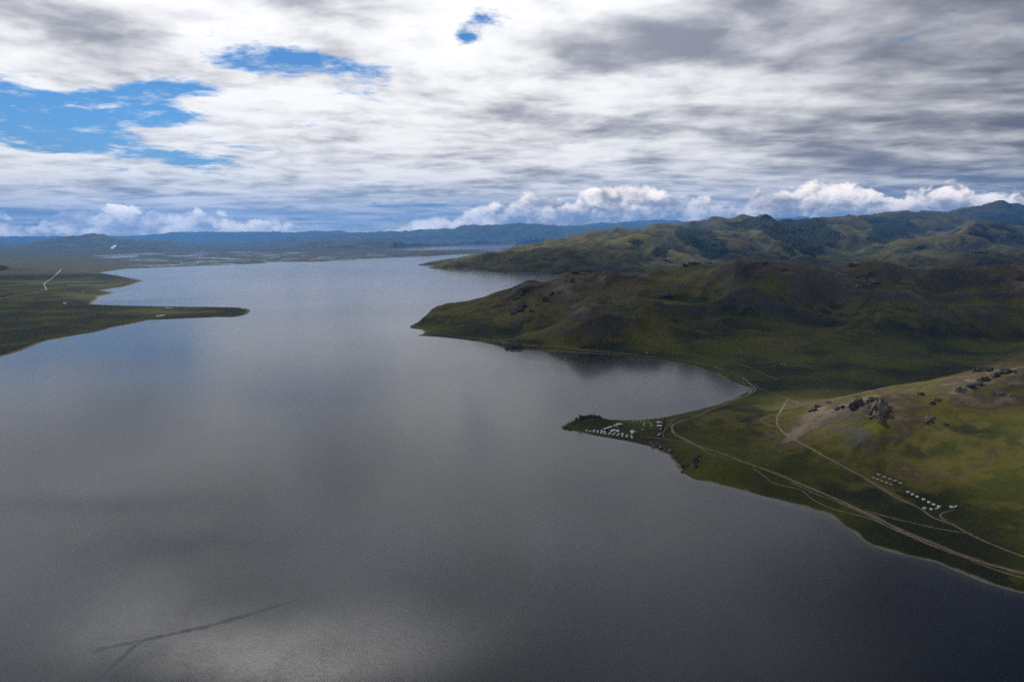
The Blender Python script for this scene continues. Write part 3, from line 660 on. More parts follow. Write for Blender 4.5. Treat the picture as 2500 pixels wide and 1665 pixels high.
# ------------------------------------------------------------------ cloud deck overhead (unseen, above the frame), added to shade the land
def build_clouds():
    DZ = 5600.0
    step = 110.0
    xs = np.arange(-19000, 19001, step); ys = np.arange(-6000, 15900, step)
    ox, oy = sd_[0]*(DZ-40)/sd_[2], sd_[1]*(DZ-40)/sd_[2]
    def finer(a, lo, hi, st): return np.concatenate([a[a < lo-st], np.arange(lo, hi, st), a[a > hi]])
    xs = finer(xs, ox-1500, ox+1500, 42.0); ys = finer(ys, oy+500, oy+2300, 42.0)
    X, Y = np.meshgrid(xs, ys)
    # the ground point each part of the deck shades
    k = (DZ-40)/sd_[2]
    gx, gy_ = X-sd_[0]*k, Y-sd_[1]*k
    D = 0.90+0.30*fbm(X, Y, 2600, 5, 700)+0.10*fbm(X, Y, 500, 3, 720)
    # open breaks: where the photograph shows sunlit ground or glitter
    B = np.zeros_like(X)
    wg = fbm(gx, gy_, 420, 4, 760); wh = fbm(gx, gy_, 420, 4, 765)
    def brk(px, py, rx, ry, amp, h=0):
        c = gp(px, py, h)
        ax = gp(px+rx, py, h)[0]-c[0]; ay = abs(gp(px, py-ry, h)[1]-gp(px, py+ry, h)[1])/2
        wr = min(0.45*min(ax, ay), 130.0)*1.6
        q = ((gx+wg*wr-c[0])/ax)**2+((gy_+wh*wr-c[1])/ay)**2
        return amp*np.exp(-q)
    for q in ((2440, 1080, 300, 150, 1.3, 70), (2290, 985, 150, 50, 0.6, 110), (2150, 1000, 50, 40, 0.4, 100), (760, 1650, 420, 90, 0.95), (980, 1620, 170, 80, 0.9), (1010, 1560, 70, 60, 0.5), (330, 1540, 190, 80, 0.9), (470, 1350, 90, 26, 0.75), (2150, 625, 130, 12, 0.9, 100), (1560, 640, 120, 14, 0.4, 100), (1700, 600, 60, 10, 0.5, 300), (1330, 640, 60, 8, 0.4),
              (640, 1370, 90, 25, 0.3), (230, 1240, 160, 18, 0.5), (1150, 1450, 60, 40, 0.4), (1180, 1620, 180, 90, 0.45), (900, 1480, 120, 50, 0.35), (1350, 1560, 90, 40, 0.25), (600, 1450, 110, 30, 0.35), (1900, 590, 420, 24, 0.2, 300), (1850, 800, 220, 12, 0.25, 30), (2050, 890, 260, 14, 0.22, 12), (450, 690, 250, 26, 0.55), (300, 722, 120, 8, 0.5), (120, 690, 120, 10, 0.6), (1800, 800, 90, 18, 0.22), (1660, 750, 60, 18, 0.2),
              (400, 765, 160, 7, 0.3), (700, 700, 300, 20, 0.3)):
        B += brk(*q)
    D = D*(1-np.clip(B, 0, 1))
    D = D*(1-sstep(Y+2600*fbm(X, Y, 5200, 4, 780), 13200, 15700))*(1-sstep(np.abs(X)+2000*fbm(X, Y, 5200, 3, 790), 14500, 18400))
    a = np.clip(D, 0, 1)
    thin = np.clip(0.30-gx/6000.0*0.55+0.35*fbm(X, Y, 4200, 4, 770)+np.clip((Y-5500)/6500, 0, 0.75), 0, 1)  # underside brightness by position, shaped for what the lake reflects
    zb = DZ+fbm(X, Y, 1800, 4, 740)*120-a*120; zt = DZ+250+a*600+fbm(X, Y, 1200, 4, 750)*150
    ok = a > 0.004
    idx = np.arange(X.size).reshape(X.shape)
    fq = np.stack([idx[:-1, :-1], idx[:-1, 1:], idx[1:, 1:], idx[1:, :-1]], -1).reshape(-1, 4)
    kp = (ok[:-1, :-1] | ok[1:, :-1] | ok[:-1, 1:] | ok[1:, 1:]).ravel()
    fq = fq[kp]
    V = np.concatenate([np.stack([X, Y, zb], -1).reshape(-1, 3), np.stack([X, Y, zt], -1).reshape(-1, 3)])
    fa = np.concatenate([fq[:, ::-1], fq+X.size])
    # close the rim
    from_edges = {}
    e = np.concatenate([fq[:, [0, 1]], fq[:, [1, 2]], fq[:, [2, 3]], fq[:, [3, 0]]])
    key = np.sort(e, 1); code = key[:, 0].astype(np.int64)*X.size+key[:, 1]
    u_, first, cnt = np.unique(code, return_index=True, return_counts=True)
    rim = e[first[cnt == 1]]
    side = np.stack([rim[:, 0], rim[:, 1], rim[:, 1]+X.size, rim[:, 0]+X.size], -1)
    fa = np.concatenate([fa, side])
    used, inv = np.unique(fa.ravel(), return_inverse=True)
    m, n = new_mat('cloud_vapour')
    pos = n.node('ShaderNodeNewGeometry').outputs['Position']
    nz = n.noise(pos, 0.0035, 6, 0.6)
    al = n.ss(n.m('ADD', n.attr('cover'), n.m('MULTIPLY', n.m('SUBTRACT', nz, 0.5), 0.55)), 0.12, 0.92)
    al = n.m('MULTIPLY', al, 0.92)
    top = n.attr('top')
    al = n.m('MULTIPLY', al, n.m('SUBTRACT', 1.0, n.m('MULTIPLY', top, 0.7)))
    tr = n.node('ShaderNodeBsdfTransparent')
    tl = n.node('ShaderNodeBsdfTranslucent'); n.put(tl.inputs[0], n.mix(n.attr('thin'), (0.050, 0.058, 0.082), (0.86, 0.925, 1.0)))
    mx = n.node('ShaderNodeMixShader'); n.put(mx.inputs[0], al)
    n.nt.links.new(tr.outputs[0], mx.inputs[1]); n.nt.links.new(tl.outputs[0], mx.inputs[2])
    out_surf(n, mx.outputs[0])
    o = mesh_obj('shade_clouds', V[used], inv.reshape(-1, 4), m, smooth=True)
    o['kind'] = 'stuff'; o['label'] = 'unseen grey cloud layer above the view, breaks shaped for the sun patches'; o['category'] = 'cloud'
    add_attr(o.data, 'cover', np.concatenate([a.ravel(), a.ravel()])[used])
    add_attr(o.data, 'thin', np.concatenate([thin.ravel(), thin.ravel()])[used])
    add_attr(o.data, 'top', np.concatenate([np.zeros(X.size), np.ones(X.size)])[used])
build_clouds()

# ------------------------------------------------------------------ haze
def build_haze():
    x, y0, y1, z0, z1 = 56000, -3600, 57000, -20, 1850
    V = [(-x, y0, z0), (x, y0, z0), (x, y1, z0), (-x, y1, z0), (-x, y0, z1), (x, y0, z1), (x, y1, z1), (-x, y1, z1)]
    Fc = [(0, 3, 2, 1), (4, 5, 6, 7), (0, 1, 5, 4), (1, 2, 6, 5), (2, 3, 7, 6), (3, 0, 4, 7)]
    m, n = new_mat('haze_air')
    pv = n.node('ShaderNodeVolumePrincipled')
    n.put(pv.inputs['Color'], (0.10, 0.40, 1.0)); pv.inputs['Density'].default_value = 2.5e-5; pv.inputs['Anisotropy'].default_value = 0.15
    o_ = n.node('ShaderNodeOutputMaterial'); n.nt.links.new(pv.outputs[0], o_.inputs['Volume'])
    o = mesh_obj('haze', V, Fc, m); o['kind'] = 'stuff'; o['label'] = 'thin blue haze in the air over the lake'; o['category'] = 'haze'
build_haze()
#@@OBJECTS@@
# ------------------------------------------------------------------ tracks and ponds
def simple_mat(name, c1, c2, scale=2.0, rough=0.85, spec=0.2, bmp=0.0):
    m, n = new_mat(name)
    pos = n.node('ShaderNodeNewGeometry').outputs['Position']
    z = n.noise(pos, scale, 5, 0.6)
    out_surf(n, pbsdf(n, n.mix(n.ss(z, 0.3, 0.7), c1, c2), rough, spec, bump(n, z, 0.5, bmp) if bmp else None))
    return m
def track_material():
    m, n = new_mat('track_soil')
    pos = n.node('ShaderNodeNewGeometry').outputs['Position']
    z = n.noise(pos, 0.25, 5, 0.6); z2 = n.noise(pos, 0.07, 5, 0.65); ac = n.attr('across')
    soil = n.mix(n.ss(z, 0.3, 0.7), (0.145, 0.110, 0.078), (0.255, 0.200, 0.148))
    f = n.m('ADD', n.m('MULTIPLY', n.m('SUBTRACT', z2, 0.5), 1.6), n.m('ADD', n.ss(ac, 0.5, 1.0, 0.0, 0.55), n.ss(ac, 0.35, 0.0, 0.0, 0.35)))
    out_surf(n, pbsdf(n, n.mix(n.ss(f, 0.25, 0.6), soil, (0.050, 0.048, 0.020)), 0.95, 0.1))
    return m
M_TRACK = track_material()
M_GRAVEL = simple_mat('track_gravel', (0.28, 0.25, 0.21), (0.38, 0.34, 0.29), 0.1, 0.95, 0.1)
def strip(name, path, width, mat, lift=0.22, step=4.0, seed=1, vary=0.35, taper=True):
    C_ = resample(catmull(path), step)
    T = np.gradient(C_, axis=0); T /= np.linalg.norm(T, axis=1, keepdims=True)+1e-9
    Nn = np.stack([-T[:, 1], T[:, 0]], 1)
    k = np.arange(len(C_))*step
    w0 = width*0.5*(1+vary*perlin(k/26.0, k*0+seed*3.3, seed)); w1 = width*0.5*(1+vary*perlin(k/21.0, k*0+seed*7.7, seed+5))
    if taper:
        e = np.minimum(np.arange(len(C_)), np.arange(len(C_))[::-1]); f = np.clip(0.35+e/4.0, 0, 1); w0 *= f; w1 *= f
    V = []
    for a in (-1.0, -0.5, 0.0, 0.5, 1.0):
        w = np.where(a < 0, w0, w1)
        Pq = C_+Nn*(a*w)[:, None]
        zz = np.maximum(zat(Pq[:, 0], Pq[:, 1]), 0.05)+lift*(1.0 if abs(a) < 1 else 0.6)
        V.append(np.c_[Pq, zz])
    V = np.stack(V, 1).reshape(-1, 3)
    Fc = [(i*5+j, i*5+j+1, i*5+j+6, i*5+j+5) for i in range(len(C_)-1) for j in range(4)]
    o = mesh_obj(name, V, np.array(Fc)[:, ::-1], mat, smooth=True); o['kind'] = 'structure'
    add_attr(o.data, 'across', np.tile([1.0, 0.45, 0.0, 0.45, 1.0], len(C_)))
    return o
def ptrack(pts, width, seed, mat=None, name='dirt_track', **kw):
    return strip(name, np.array([hit(*p)[:2] for p in pts]), width, mat or M_TRACK, seed=seed, **kw)
for pts_, wd_, sd_k, kw_ in TRACKS: ptrack(pts_, wd_, sd_k, **kw_)
ptrack(GRAVEL_LINE, 9, 15, mat=M_GRAVEL, name='gravel_road', lift=0.8, step=30, vary=0.2)

def pond(pts, seed):
    W = np.array([hit(*p)[:2] for p in pts]); W = resample(catmull(np.vstack([W, W[:1]]), 6), max(2.0, W[0][1]*0.002))[:-1]
    z = float(np.max(zat(W[:, 0], W[:, 1])))+0.12
    z = float(np.median(zat(W[:, 0], W[:, 1])))+0.35
    bm = bmesh.new(); f = bm.faces.new([bm.verts.new((a, b, z)) for a, b in W])
    if f.normal.z < 0: f.normal_flip()
    f.normal_update()
    if f.normal.z < 0: bmesh.ops.reverse_faces(bm, faces=[f])
    me = bpy.data.meshes.new('pond'); bm.to_mesh(me); bm.free(); me.materials.append(bpy.data.materials['lake_water'])
    o = bpy.data.objects.new('pond', me); COL.objects.link(o); o['kind'] = 'structure'
pond([(1762, 899), (1778, 905), (1795, 914), (1812, 922), (1808, 923), (1790, 915), (1772, 906)], 1)
pond([(1783, 920), (1795, 918), (1805, 922), (1800, 925), (1790, 923)], 2)
pond([(1786, 920), (1800, 926), (1822, 937), (1820, 939), (1798, 929)], 3)
pond([(1836, 948), (1840, 946), (1836, 955), (1829, 961), (1827, 959)], 4)
pond([(380, 771), (395, 768.5), (405, 769), (395, 771.5), (383, 773)], 5)
pond([(399, 752.2), (412, 751.2), (425, 752), (412, 753)], 6)
pond([(588, 752.6), (596, 751.8), (600, 753), (592, 754)], 7)
pond([(152, 740), (158, 738.4), (163, 741), (156, 741.4)], 8)

# ------------------------------------------------------------------ things
def tag(o, label, cat, group=None):
    o['label'] = label; o['category'] = cat
    if group: o['group'] = group
    return o
def empty(name, loc, rz=0.0):
    o = bpy.data.objects.new(name, None); COL.objects.link(o); o.location = tuple(loc); o.rotation_euler = (0, 0, rz); return o
def bm_obj(name, bm, mat, parent=None, smooth=False):
    bmesh.ops.recalc_face_normals(bm, faces=bm.faces[:])
    me = bpy.data.meshes.new(name); bm.to_mesh(me); bm.free(); me.materials.append(mat)
    if smooth: me.polygons.foreach_set('use_smooth', np.ones(len(me.polygons), bool))
    o = bpy.data.objects.new(name, me); COL.objects.link(o)
    if parent is not None: o.parent = parent
    return o
def kids(o): return [c for c in bpy.data.objects if c.parent is o]
def copy_tree(o, tree, parent=None):
    c = o.copy(); COL.objects.link(c); c.parent = parent
    for ch, sub in tree: copy_tree(ch, sub, c)
    return c
def tree_of(o): return [(c, tree_of(c)) for c in kids(o)]
def lathe(prof, seg=20, phase=0.0):
    bm = bmesh.new(); rings = []
    for r, z in prof:
        if r < 1e-4: rings.append([bm.verts.new((0, 0, z))])
        else: rings.append([bm.verts.new((r*math.cos(2*math.pi*i/seg+phase), r*math.sin(2*math.pi*i/seg+phase), z)) for i in range(seg)])
    for a, b in zip(rings[:-1], rings[1:]):
        for i in range(seg):
            j = (i+1) % seg
            if len(a) == 1: bm.faces.new((a[0], b[i], b[j]))
            elif len(b) == 1: bm.faces.new((a[i], a[j], b[0]))
            else: bm.faces.new((a[i], a[j], b[j], b[i]))
    return bm
def box(bm, x0, x1, y0, y1, z0, z1):
    v = [bm.verts.new(p) for p in ((x0, y0, z0), (x1, y0, z0), (x1, y1, z0), (x0, y1, z0), (x0, y0, z1), (x1, y0, z1), (x1, y1, z1), (x0, y1, z1))]
    for f in ((0, 3, 2, 1), (4, 5, 6, 7), (0, 1, 5, 4), (1, 2, 6, 5), (2, 3, 7, 6), (3, 0, 4, 7)): bm.faces.new([v[i] for i in f])
    return bm
M_FELT = simple_mat('white_felt', (0.72, 0.71, 0.68), (0.82, 0.81, 0.79), 1.5)
M_CANVAS = simple_mat('grey_canvas', (0.50, 0.50, 0.50), (0.62, 0.62, 0.62), 1.5)
M_WOOD = simple_mat('painted_door', (0.30, 0.11, 0.05), (0.40, 0.16, 0.07), 3)
M_DWOOD = simple_mat('weathered_wood', (0.05, 0.042, 0.035), (0.10, 0.082, 0.065), 2)
M_METAL = simple_mat('stove_pipe', (0.12, 0.12, 0.12), (0.18, 0.18, 0.18), 3, 0.5, 0.5)
M_ROOFW = simple_mat('white_sheet_roof', (0.72, 0.73, 0.75), (0.82, 0.83, 0.85), 0.8, 0.5, 0.4)
M_ROOFB = simple_mat('blue_grey_roof', (0.36, 0.42, 0.52), (0.46, 0.52, 0.62), 0.8, 0.5, 0.4)
M_WALLR = simple_mat('red_brick_wall', (0.22, 0.085, 0.065), (0.30, 0.12, 0.09), 1.5)
M_WALLD = simple_mat('dark_timber_wall', (0.045, 0.036, 0.04), (0.08, 0.065, 0.06), 1.5)
M_WALLW = simple_mat('white_wall', (0.60, 0.60, 0.60), (0.72, 0.72, 0.71), 1.5)
M_CONC = simple_mat('pale_concrete', (0.34, 0.32, 0.26), (0.44, 0.42, 0.35), 1.0)
M_GLASS = simple_mat('dark_glass', (0.015, 0.017, 0.02), (0.025, 0.027, 0.03), 1.0, 0.12, 0.6)
M_PAINT = simple_mat('white_car_paint', (0.70, 0.70, 0.70), (0.76, 0.76, 0.76), 1.0, 0.3, 0.5)
M_PAINTD = simple_mat('dark_car_paint', (0.03, 0.035, 0.045), (0.05, 0.055, 0.065), 1.0, 0.3, 0.5)
M_TYRE = simple_mat('tyre_rubber', (0.02, 0.02, 0.02), (0.03, 0.03, 0.03), 4)
M_YELL = simple_mat('yellow_paint', (0.45, 0.33, 0.05), (0.55, 0.4, 0.08), 2)

def make_ger(d=6.0, mat=M_FELT):
    r = d/2; g = empty('ger', (0, 0, 0))
    bm_obj('wall', lathe([(r*0.985, -0.5), (r, 0.1), (r*1.0, 1.0), (r*0.985, 1.55)], 22), mat, g, True)
    bm_obj('roof', lathe([(r*1.04, 1.48), (r*1.03, 1.60), (r*0.62, 2.18), (r*0.24, 2.58), (r*0.2, 2.6)], 22), mat, g, True)
    bm_obj('crown_ring', lathe([(r*0.235, 2.55), (r*0.235, 2.70), (r*0.16, 2.78), (0, 2.80)], 14), M_WOOD, g)
    dr = bm_obj('door', box(bmesh.new(), -0.5, 0.5, -r-0.09, -r+0.25, 0.0, 1.5), M_WOOD, g)
    bm_obj('handle', box(bmesh.new(), 0.28, 0.36, -r-0.14, -r-0.09, 0.7, 0.85), M_METAL, dr)
    bm_obj('stove_pipe', lathe([(0.08, 2.4), (0.08, 3.4), (0, 3.42)], 8), M_METAL, g).location = (0.25, 0.1, 0)
    bm = bmesh.new()
    for z in (0.55, 1.15):
        b2 = lathe([(r*1.008, z), (r*1.014, z+0.03), (r*1.008, z+0.06)], 22); me = bpy.data.meshes.new('t'); b2.to_mesh(me); b2.free(); bm.from_mesh(me); bpy.data.meshes.remove(me)
    bm_obj('rope', bm, M_DWOOD, g)
    return g
ger0 = make_ger(); ger_tree = tree_of(ger0); used0 = [False]
def place(proto, tree, flag, px, py, rz, label, cat, group=None, sc=1.0, dz=0.0):
    o = proto if not flag[0] else copy_tree(proto, tree); flag[0] = True
    p = hit(px, py); o.location = (p[0], p[1], max(p[2], 0.3)+dz); o.rotation_euler = (0, 0, rz); o.scale = (sc, sc, sc)
    tag(o, label, cat, group); return o
def ger(px, py, label, group=None, sc=1.0, rz=None):
    return place(ger0, ger_tree, used0, px, py, random.uniform(-0.4, 0.4) if rz is None else rz, label, 'ger', group, sc*random.uniform(0.80, 0.92))
ORD = ('first', 'second', 'third', 'fourth', 'fifth', 'sixth', 'seventh', 'eighth', 'ninth', 'tenth', 'eleventh', 'twelfth', 'thirteenth')
A7 = lambda x, y: (2100+x/7.85, 1130+y/7.85)
for i, q in enumerate(((920, 563), (1005, 606), (1095, 652), (1215, 704), (1318, 756), (1410, 800), (1510, 842))):
    ger(*A7(*q), 'white felt ger, %s in the straight hillside row counted from the empty platforms' % ORD[i], 'gers in the straight row by the track', 1.02)
ger(*A7(1362, 893), 'white felt ger set apart below the straight row, beside a small hut', sc=1.0)
ger(*A7(1750, 849), 'white felt ger standing alone with parked vehicles beside it', sc=1.02)
A10 = lambda x, y: (1420+x/10.705, 1020+y/10.705)
for i, q in enumerate(((138, 340), (228, 356), (315, 370), (420, 384), (520, 399), (620, 416), (720, 431), (825, 446), (940, 466), (1060, 484), (1175, 501), (1318, 526))):
    ger(*A10(*q), 'white felt ger, %s from the rocky knoll in the beach-side row of the spit camp' % ORD[i], 'gers along the beach of the spit')
for i, q in enumerate(((332, 335), (425, 349), (528, 342), (522, 369), (588, 382), (605, 359), (755, 392), (870, 411), (972, 424), (1068, 414), (1075, 442), (1193, 462), (1308, 479))):
    ger(*A10(*q), 'white felt ger, %s from the rocky knoll in the inner row of the spit camp' % ORD[i], 'gers along the beach of the spit')
ger(*A10(1825, 203), 'lone white felt ger in the open grass of the spit, near pale ground discs')
ger(*A10(1410, 372), 'white felt ger tucked beside the pyramid-roofed halls of the spit camp', sc=0.9)
ger(1579.5, 862, 'lone white ger on the green flat between lakeside ridge and curving bay shore')
ger(1907, 888, 'small white ger next to a log corral on the valley floor', sc=0.85)
ger(1917, 890.5, 'larger white ger next to a log corral on the valley floor')
ger(170, 698, 'white ger on the far plain across the lake beside bright green grass', sc=2.0)
ger(204, 713.5, 'white ger on the dark far plain near the notched shore', sc=1.8)

# round pale platforms where gers stand in season
def make_disc(d):
    o = empty('ger_platform', (0, 0, 0))
    bm_obj('slab', lathe([(d/2, -0.8), (d/2, 0.22), (d/2-0.12, 0.3), (0, 0.3)], 24), M_CONC, o)
    bm_obj('step', box(bmesh.new(), -0.6, 0.6, -d/2-0.5, -d/2-0.02, -0.4, 0.15), M_CONC, o)
    return o
disc0 = make_disc(6.2); disc_tree = tree_of(disc0); dflag = [False]
for i, q in enumerate(((775, 377), (672, 337), (572, 300), (465, 262), (360, 217))):
    place(disc0, disc_tree, dflag, *A7(*q), 0.1, 'pale round empty platform, %s from the gers in the uphill row' % ORD[i], 'platform', 'upper row of empty platforms', 1.05)
for i, q in enumerate(((593, 403), (507, 374), (422, 345), (335, 312), (255, 278))):
    place(disc0, disc_tree, dflag, *A7(*q), 0.1, 'pale round empty platform, %s from the gers in the row along the track' % ORD[i], 'platform', 'lower row of empty platforms', 0.85)
for q in ((1340, 95), (1440, 95), (1545, 95), (1605, 118), (1650, 82), (1740, 107), (1810, 135), (1650, 142), (1635, 165), (1615, 190)):
    place(disc0, disc_tree, dflag, *A10(*q), 0.3, 'pale round empty platform in the grass of the spit behind the camp', 'platform', 'empty platforms on the spit', 0.92)

# buildings
def gable(bm, L, W, z0, rise, over=0.4, t=0.18):
    l, w = L/2+over, W/2+over
    v = [bm.verts.new(p) for p in ((-l, -w, z0-0.1), (l, -w, z0-0.1), (l, w, z0-0.1), (-l, w, z0-0.1), (-l, 0, z0+rise), (l, 0, z0+rise), (-l, -w, z0-0.1-t), (l, -w, z0-0.1-t), (l, w, z0-0.1-t), (-l, w, z0-0.1-t))]
    for f in ((0, 1, 5, 4), (2, 3, 4, 5), (0, 4, 3), (1, 2, 5), (6, 9, 8, 7), (0, 6, 7, 1), (1, 7, 8, 2), (2, 8, 9, 3), (3, 9, 6, 0)): bm.faces.new([v[i] for i in f])
    return bm
def hip(bm, L, W, z0, rise, over=0.5):
    l, w = L/2+over, W/2+over; k = max(0.0, (L-W)/2)
    v = [bm.verts.new(p) for p in ((-l, -w, z0), (l, -w, z0), (l, w, z0), (-l, w, z0), (-k-0.01, 0, z0+rise), (k+0.01, 0, z0+rise), (-l, -w, z0-0.2), (l, -w, z0-0.2), (l, w, z0-0.2), (-l, w, z0-0.2))]
    for f in ((0, 1, 5, 4), (1, 2, 5), (2, 3, 4, 5), (3, 0, 4), (6, 9, 8, 7), (0, 6, 7, 1), (1, 7, 8, 2), (2, 8, 9, 3), (3, 9, 6, 0)): bm.faces.new([v[i] for i in f])
    return bm
def house(name, px, py, rz, L, W, Hh, rise, wall, roof, label, kind='gable', nwin=3, cat='building', chim=True):
    o = empty(name, (0, 0, 0), rz)
    p = hit(px, py); o.location = (p[0], p[1], max(p[2], 0.3))
    bm_obj('wall', box(bmesh.new(), -L/2, L/2, -W/2, W/2, -1.0, Hh), wall, o)
    rf = bm_obj('roof', (gable if kind == 'gable' else hip)(bmesh.new(), L, W, Hh+0.02, rise), roof, o)
    if chim: bm_obj('chimney', box(bmesh.new(), L*0.22, L*0.22+0.5, 0.3, 0.8, Hh+0.2, Hh+rise+0.9), M_WALLR, rf)
    d = bm_obj('door', box(bmesh.new(), -0.5, 0.5, -W/2-0.06, -W/2+0.05, 0, 2.0), M_WOOD, o)
    bm_obj('handle', box(bmesh.new(), 0.3, 0.38, -W/2-0.12, -W/2-0.06, 0.95, 1.1), M_METAL, d)
    for i in range(nwin):
        x = -L/2+L*(i+0.5)/nwin
        if abs(x) < 1.2: x += 1.8
        w_ = bm_obj('window', box(bmesh.new(), x-0.6, x+0.6, -W/2-0.05, -W/2+0.05, 0.9, 2.0), M_WALLW, o)
        bm_obj('pane', box(bmesh.new(), x-0.5, x+0.5, -W/2-0.08, -W/2-0.05, 1.0, 1.9), M_GLASS, w_)
    return tag(o, label, cat)
def adir(a, b):
    """heading of a line between two marks on the ground"""
    p, q = hit(*a), hit(*b); return math.atan2(q[1]-p[1], q[0]-p[0])
rzl = adir(A10(590, 310), A10(770, 265))
for i, t in enumerate((0.0, 0.5, 1.0)):
    x, y = 612+t*135, 308-t*45
    house('long_hall', *A10(x, y), rzl, 8.0, 6.0, 2.8, 1.4, M_WALLD, M_ROOFW, ('white-roofed hall section at the beach end of the joined row on the spit', 'middle white-roofed hall section of the joined row on the spit', 'inland white-roofed hall section of the joined row, next to the red-walled house')[i], chim=False)
house('red_walled_house', *A10(968, 200), 0.1, 9.0, 7.0, 3.6, 1.8, M_WALLR, M_ROOFW, 'house with bright white roof and red walls, tallest in the spit camp')
house('white_shed', *A10(905, 203), 0.3, 5.0, 4.5, 2.6, 1.2, M_WALLD, M_ROOFW, 'small white-roofed shed leaning close to the red-walled house', nwin=1, chim=False)
house('grey_shed', *A10(1042, 195), -0.2, 5.0, 5.0, 2.6, 1.2, M_WALLD, M_ROOFB, 'grey-roofed dark shed on the inland side of the red-walled house', nwin=1, chim=False)
house('grey_cabin', *A10(880, 240), 0.15, 9.0, 5.0, 2.6, 1.3, M_WALLD, M_ROOFB, 'long grey-roofed dark timber cabin below the red-walled house', nwin=3)
house('low_hut', *A10(850, 205), 0.2, 4.0, 3.5, 2.2, 1.0, M_WALLD, M_ROOFB, 'low grey hut squeezed behind the long timber cabin', nwin=1, chim=False)
house('blue_roofed_house', *A10(2030, 152), 0.05, 11.0, 10.0, 3.4, 2.2, M_WALLD, M_ROOFB, 'square pale blue-roofed house beside the dark fence of the spit', 'hip')
house('fence_house', *A10(2028, 232), 0.1, 10.0, 7.0, 3.0, 1.8, M_WALLR, M_ROOFW, 'white-roofed house with reddish walls below the blue-roofed one')
house('outhouse', *A10(2066, 305), 0.0, 3.0, 2.6, 2.4, 0.9, M_WALLD, M_ROOFW, 'small white-roofed outhouse by the fence, nearer the reddish-walled house', nwin=1, chim=False, cat='outhouse')
house('green_shed', *A10(2000, 472), 0.2, 4.5, 3.5, 2.3, 0.9, M_WALLD, M_CANVAS, 'greyish shed by the fence where the camp track comes in', nwin=1, chim=False, cat='shed')
house('fence_hut', *A10(2048, 432), 0.0, 3.0, 2.6, 2.1, 0.8, M_WALLW, M_ROOFW, 'tiny pale hut between the fence and the greyish shed', nwin=1, chim=False, cat='hut')
house('pyramid_hall', *A10(1330, 375), 0.5, 8.0, 7.5, 2.8, 2.4, M_WALLD, M_ROOFW, 'pyramid-roofed white hall by the yellow pole in the spit camp', 'hip', chim=False, cat='hall')
house('small_pyramid_hall', *A10(1328, 420), 0.5, 6.5, 6.0, 2.6, 2.0, M_WALLD, M_ROOFW, 'smaller white pyramid-roofed hall on the beach side of its larger twin', 'hip', nwin=2, chim=False, cat='hall')
house('cook_shed', *A7(1463, 893), 0.1, 3.6, 3.0, 2.4, 0.9, M_WOOD, M_ROOFW, 'small hut with brown walls and white roof below the straight row of gers', nwin=1, chim=False, cat='hut')
house('track_shed', *A7(1230, 882), -0.7, 4.6, 2.8, 2.2, 0.9, M_WALLW, M_CANVAS, 'small pale shed right at the edge of the upper hillside track', nwin=1, chim=False, cat='shed')
# large joined marquee tents
def marquee(px, py, label, r, sc):
    o = empty('marquee_tent', (0, 0, 0)); p = hit(px, py); o.location = (p[0], p[1], max(p[2], 0.3))
    bm_obj('wall', lathe([(r, -0.5), (r, 2.0)], 12), M_CANVAS, o)
    bm_obj('roof', lathe([(r*1.06, 1.95), (r*1.0, 2.1), (r*0.5, 3.2), (r*0.18, 4.3), (0, 4.9)], 12), M_FELT, o)
    bm_obj('flap', box(bmesh.new(), -0.8, 0.8, -r-0.12, -r+0.3, 0, 1.9), M_FELT, o)
    bm_obj('finial', lathe([(0.06, 4.8), (0.06, 5.5), (0, 5.6)], 6), M_YELL, o)
    o.scale = (sc, sc, sc); return tag(o, label, 'tent')
marquee(*A10(795, 350), 'big white conical tent at the beach end of the joined three', 4.0, 1.0)
marquee(*A10(862, 328), 'smaller white conical tent between its two big neighbours', 3.2, 0.95)
marquee(*A10(942, 355), 'widest white conical tent, at the inland end of the joined three', 4.6, 1.0)
# yellow pole
o = empty('flagpole', hit(*A10(1355, 312)))
bm_obj('pole', lathe([(0.22, -0.4), (0.16, 6.0), (0, 6.05)], 8), M_YELL, o); bm_obj('foot', box(bmesh.new(), -0.5, 0.5, -0.5, 0.5, -0.4, 0.3), M_CONC, o)
tag(o, 'thin yellow pole standing in front of the pyramid-roofed halls', 'pole')

# dark board fence across the neck of the spit
def fence(pts, label, gap_=3.0, hh=1.9, name='board_fence'):
    W = resample(catmull(np.array([hit(*p)[:2] for p in pts])), gap_)
    o = empty(name, (W[0][0], W[0][1], 0.0))
    pm = None
    for i in range(len(W)):
        z = max(float(zat(W[i:i+1, 0], W[i:i+1, 1])[0]), 0.2)
        if pm is None: po = bm_obj('post', box(bmesh.new(), -0.12, 0.12, -0.12, 0.12, -0.5, hh+0.2), M_DWOOD, o); pm = po.data
        else: po = bpy.data.objects.new('post', pm); COL.objects.link(po); po.parent = o
        po.location = (W[i][0]-W[0][0], W[i][1]-W[0][1], z)
        if i+1 < len(W):
            z2 = max(float(zat(W[i+1:i+2, 0], W[i+1:i+2, 1])[0]), 0.2)
            d = W[i+1]-W[i]; nn = np.array([-d[1], d[0]])/np.hypot(*d)*0.05; bm = bmesh.new()
            for k in range(4):
                za = 0.15+k*(hh-0.1)/4; zb_ = za+(hh-0.1)/4-0.06
                vs_ = []
                for s_ in (-1, 1):
                    for (q, zq) in ((W[i], z), (W[i+1], z2)):
                        for zz_ in (za, zb_): vs_.append(bm.verts.new((q[0]+s_*nn[0]-W[0][0], q[1]+s_*nn[1]-W[0][1], zq+zz_)))
                for f in ((0, 1, 3, 2), (4, 6, 7, 5), (0, 2, 6, 4), (1, 5, 7, 3), (0, 4, 5, 1), (2, 3, 7, 6)): bm.faces.new([vs_[t] for t in f])
            bm_obj('board_panel', bm, M_DWOOD, o)
    return tag(o, label, 'fence')
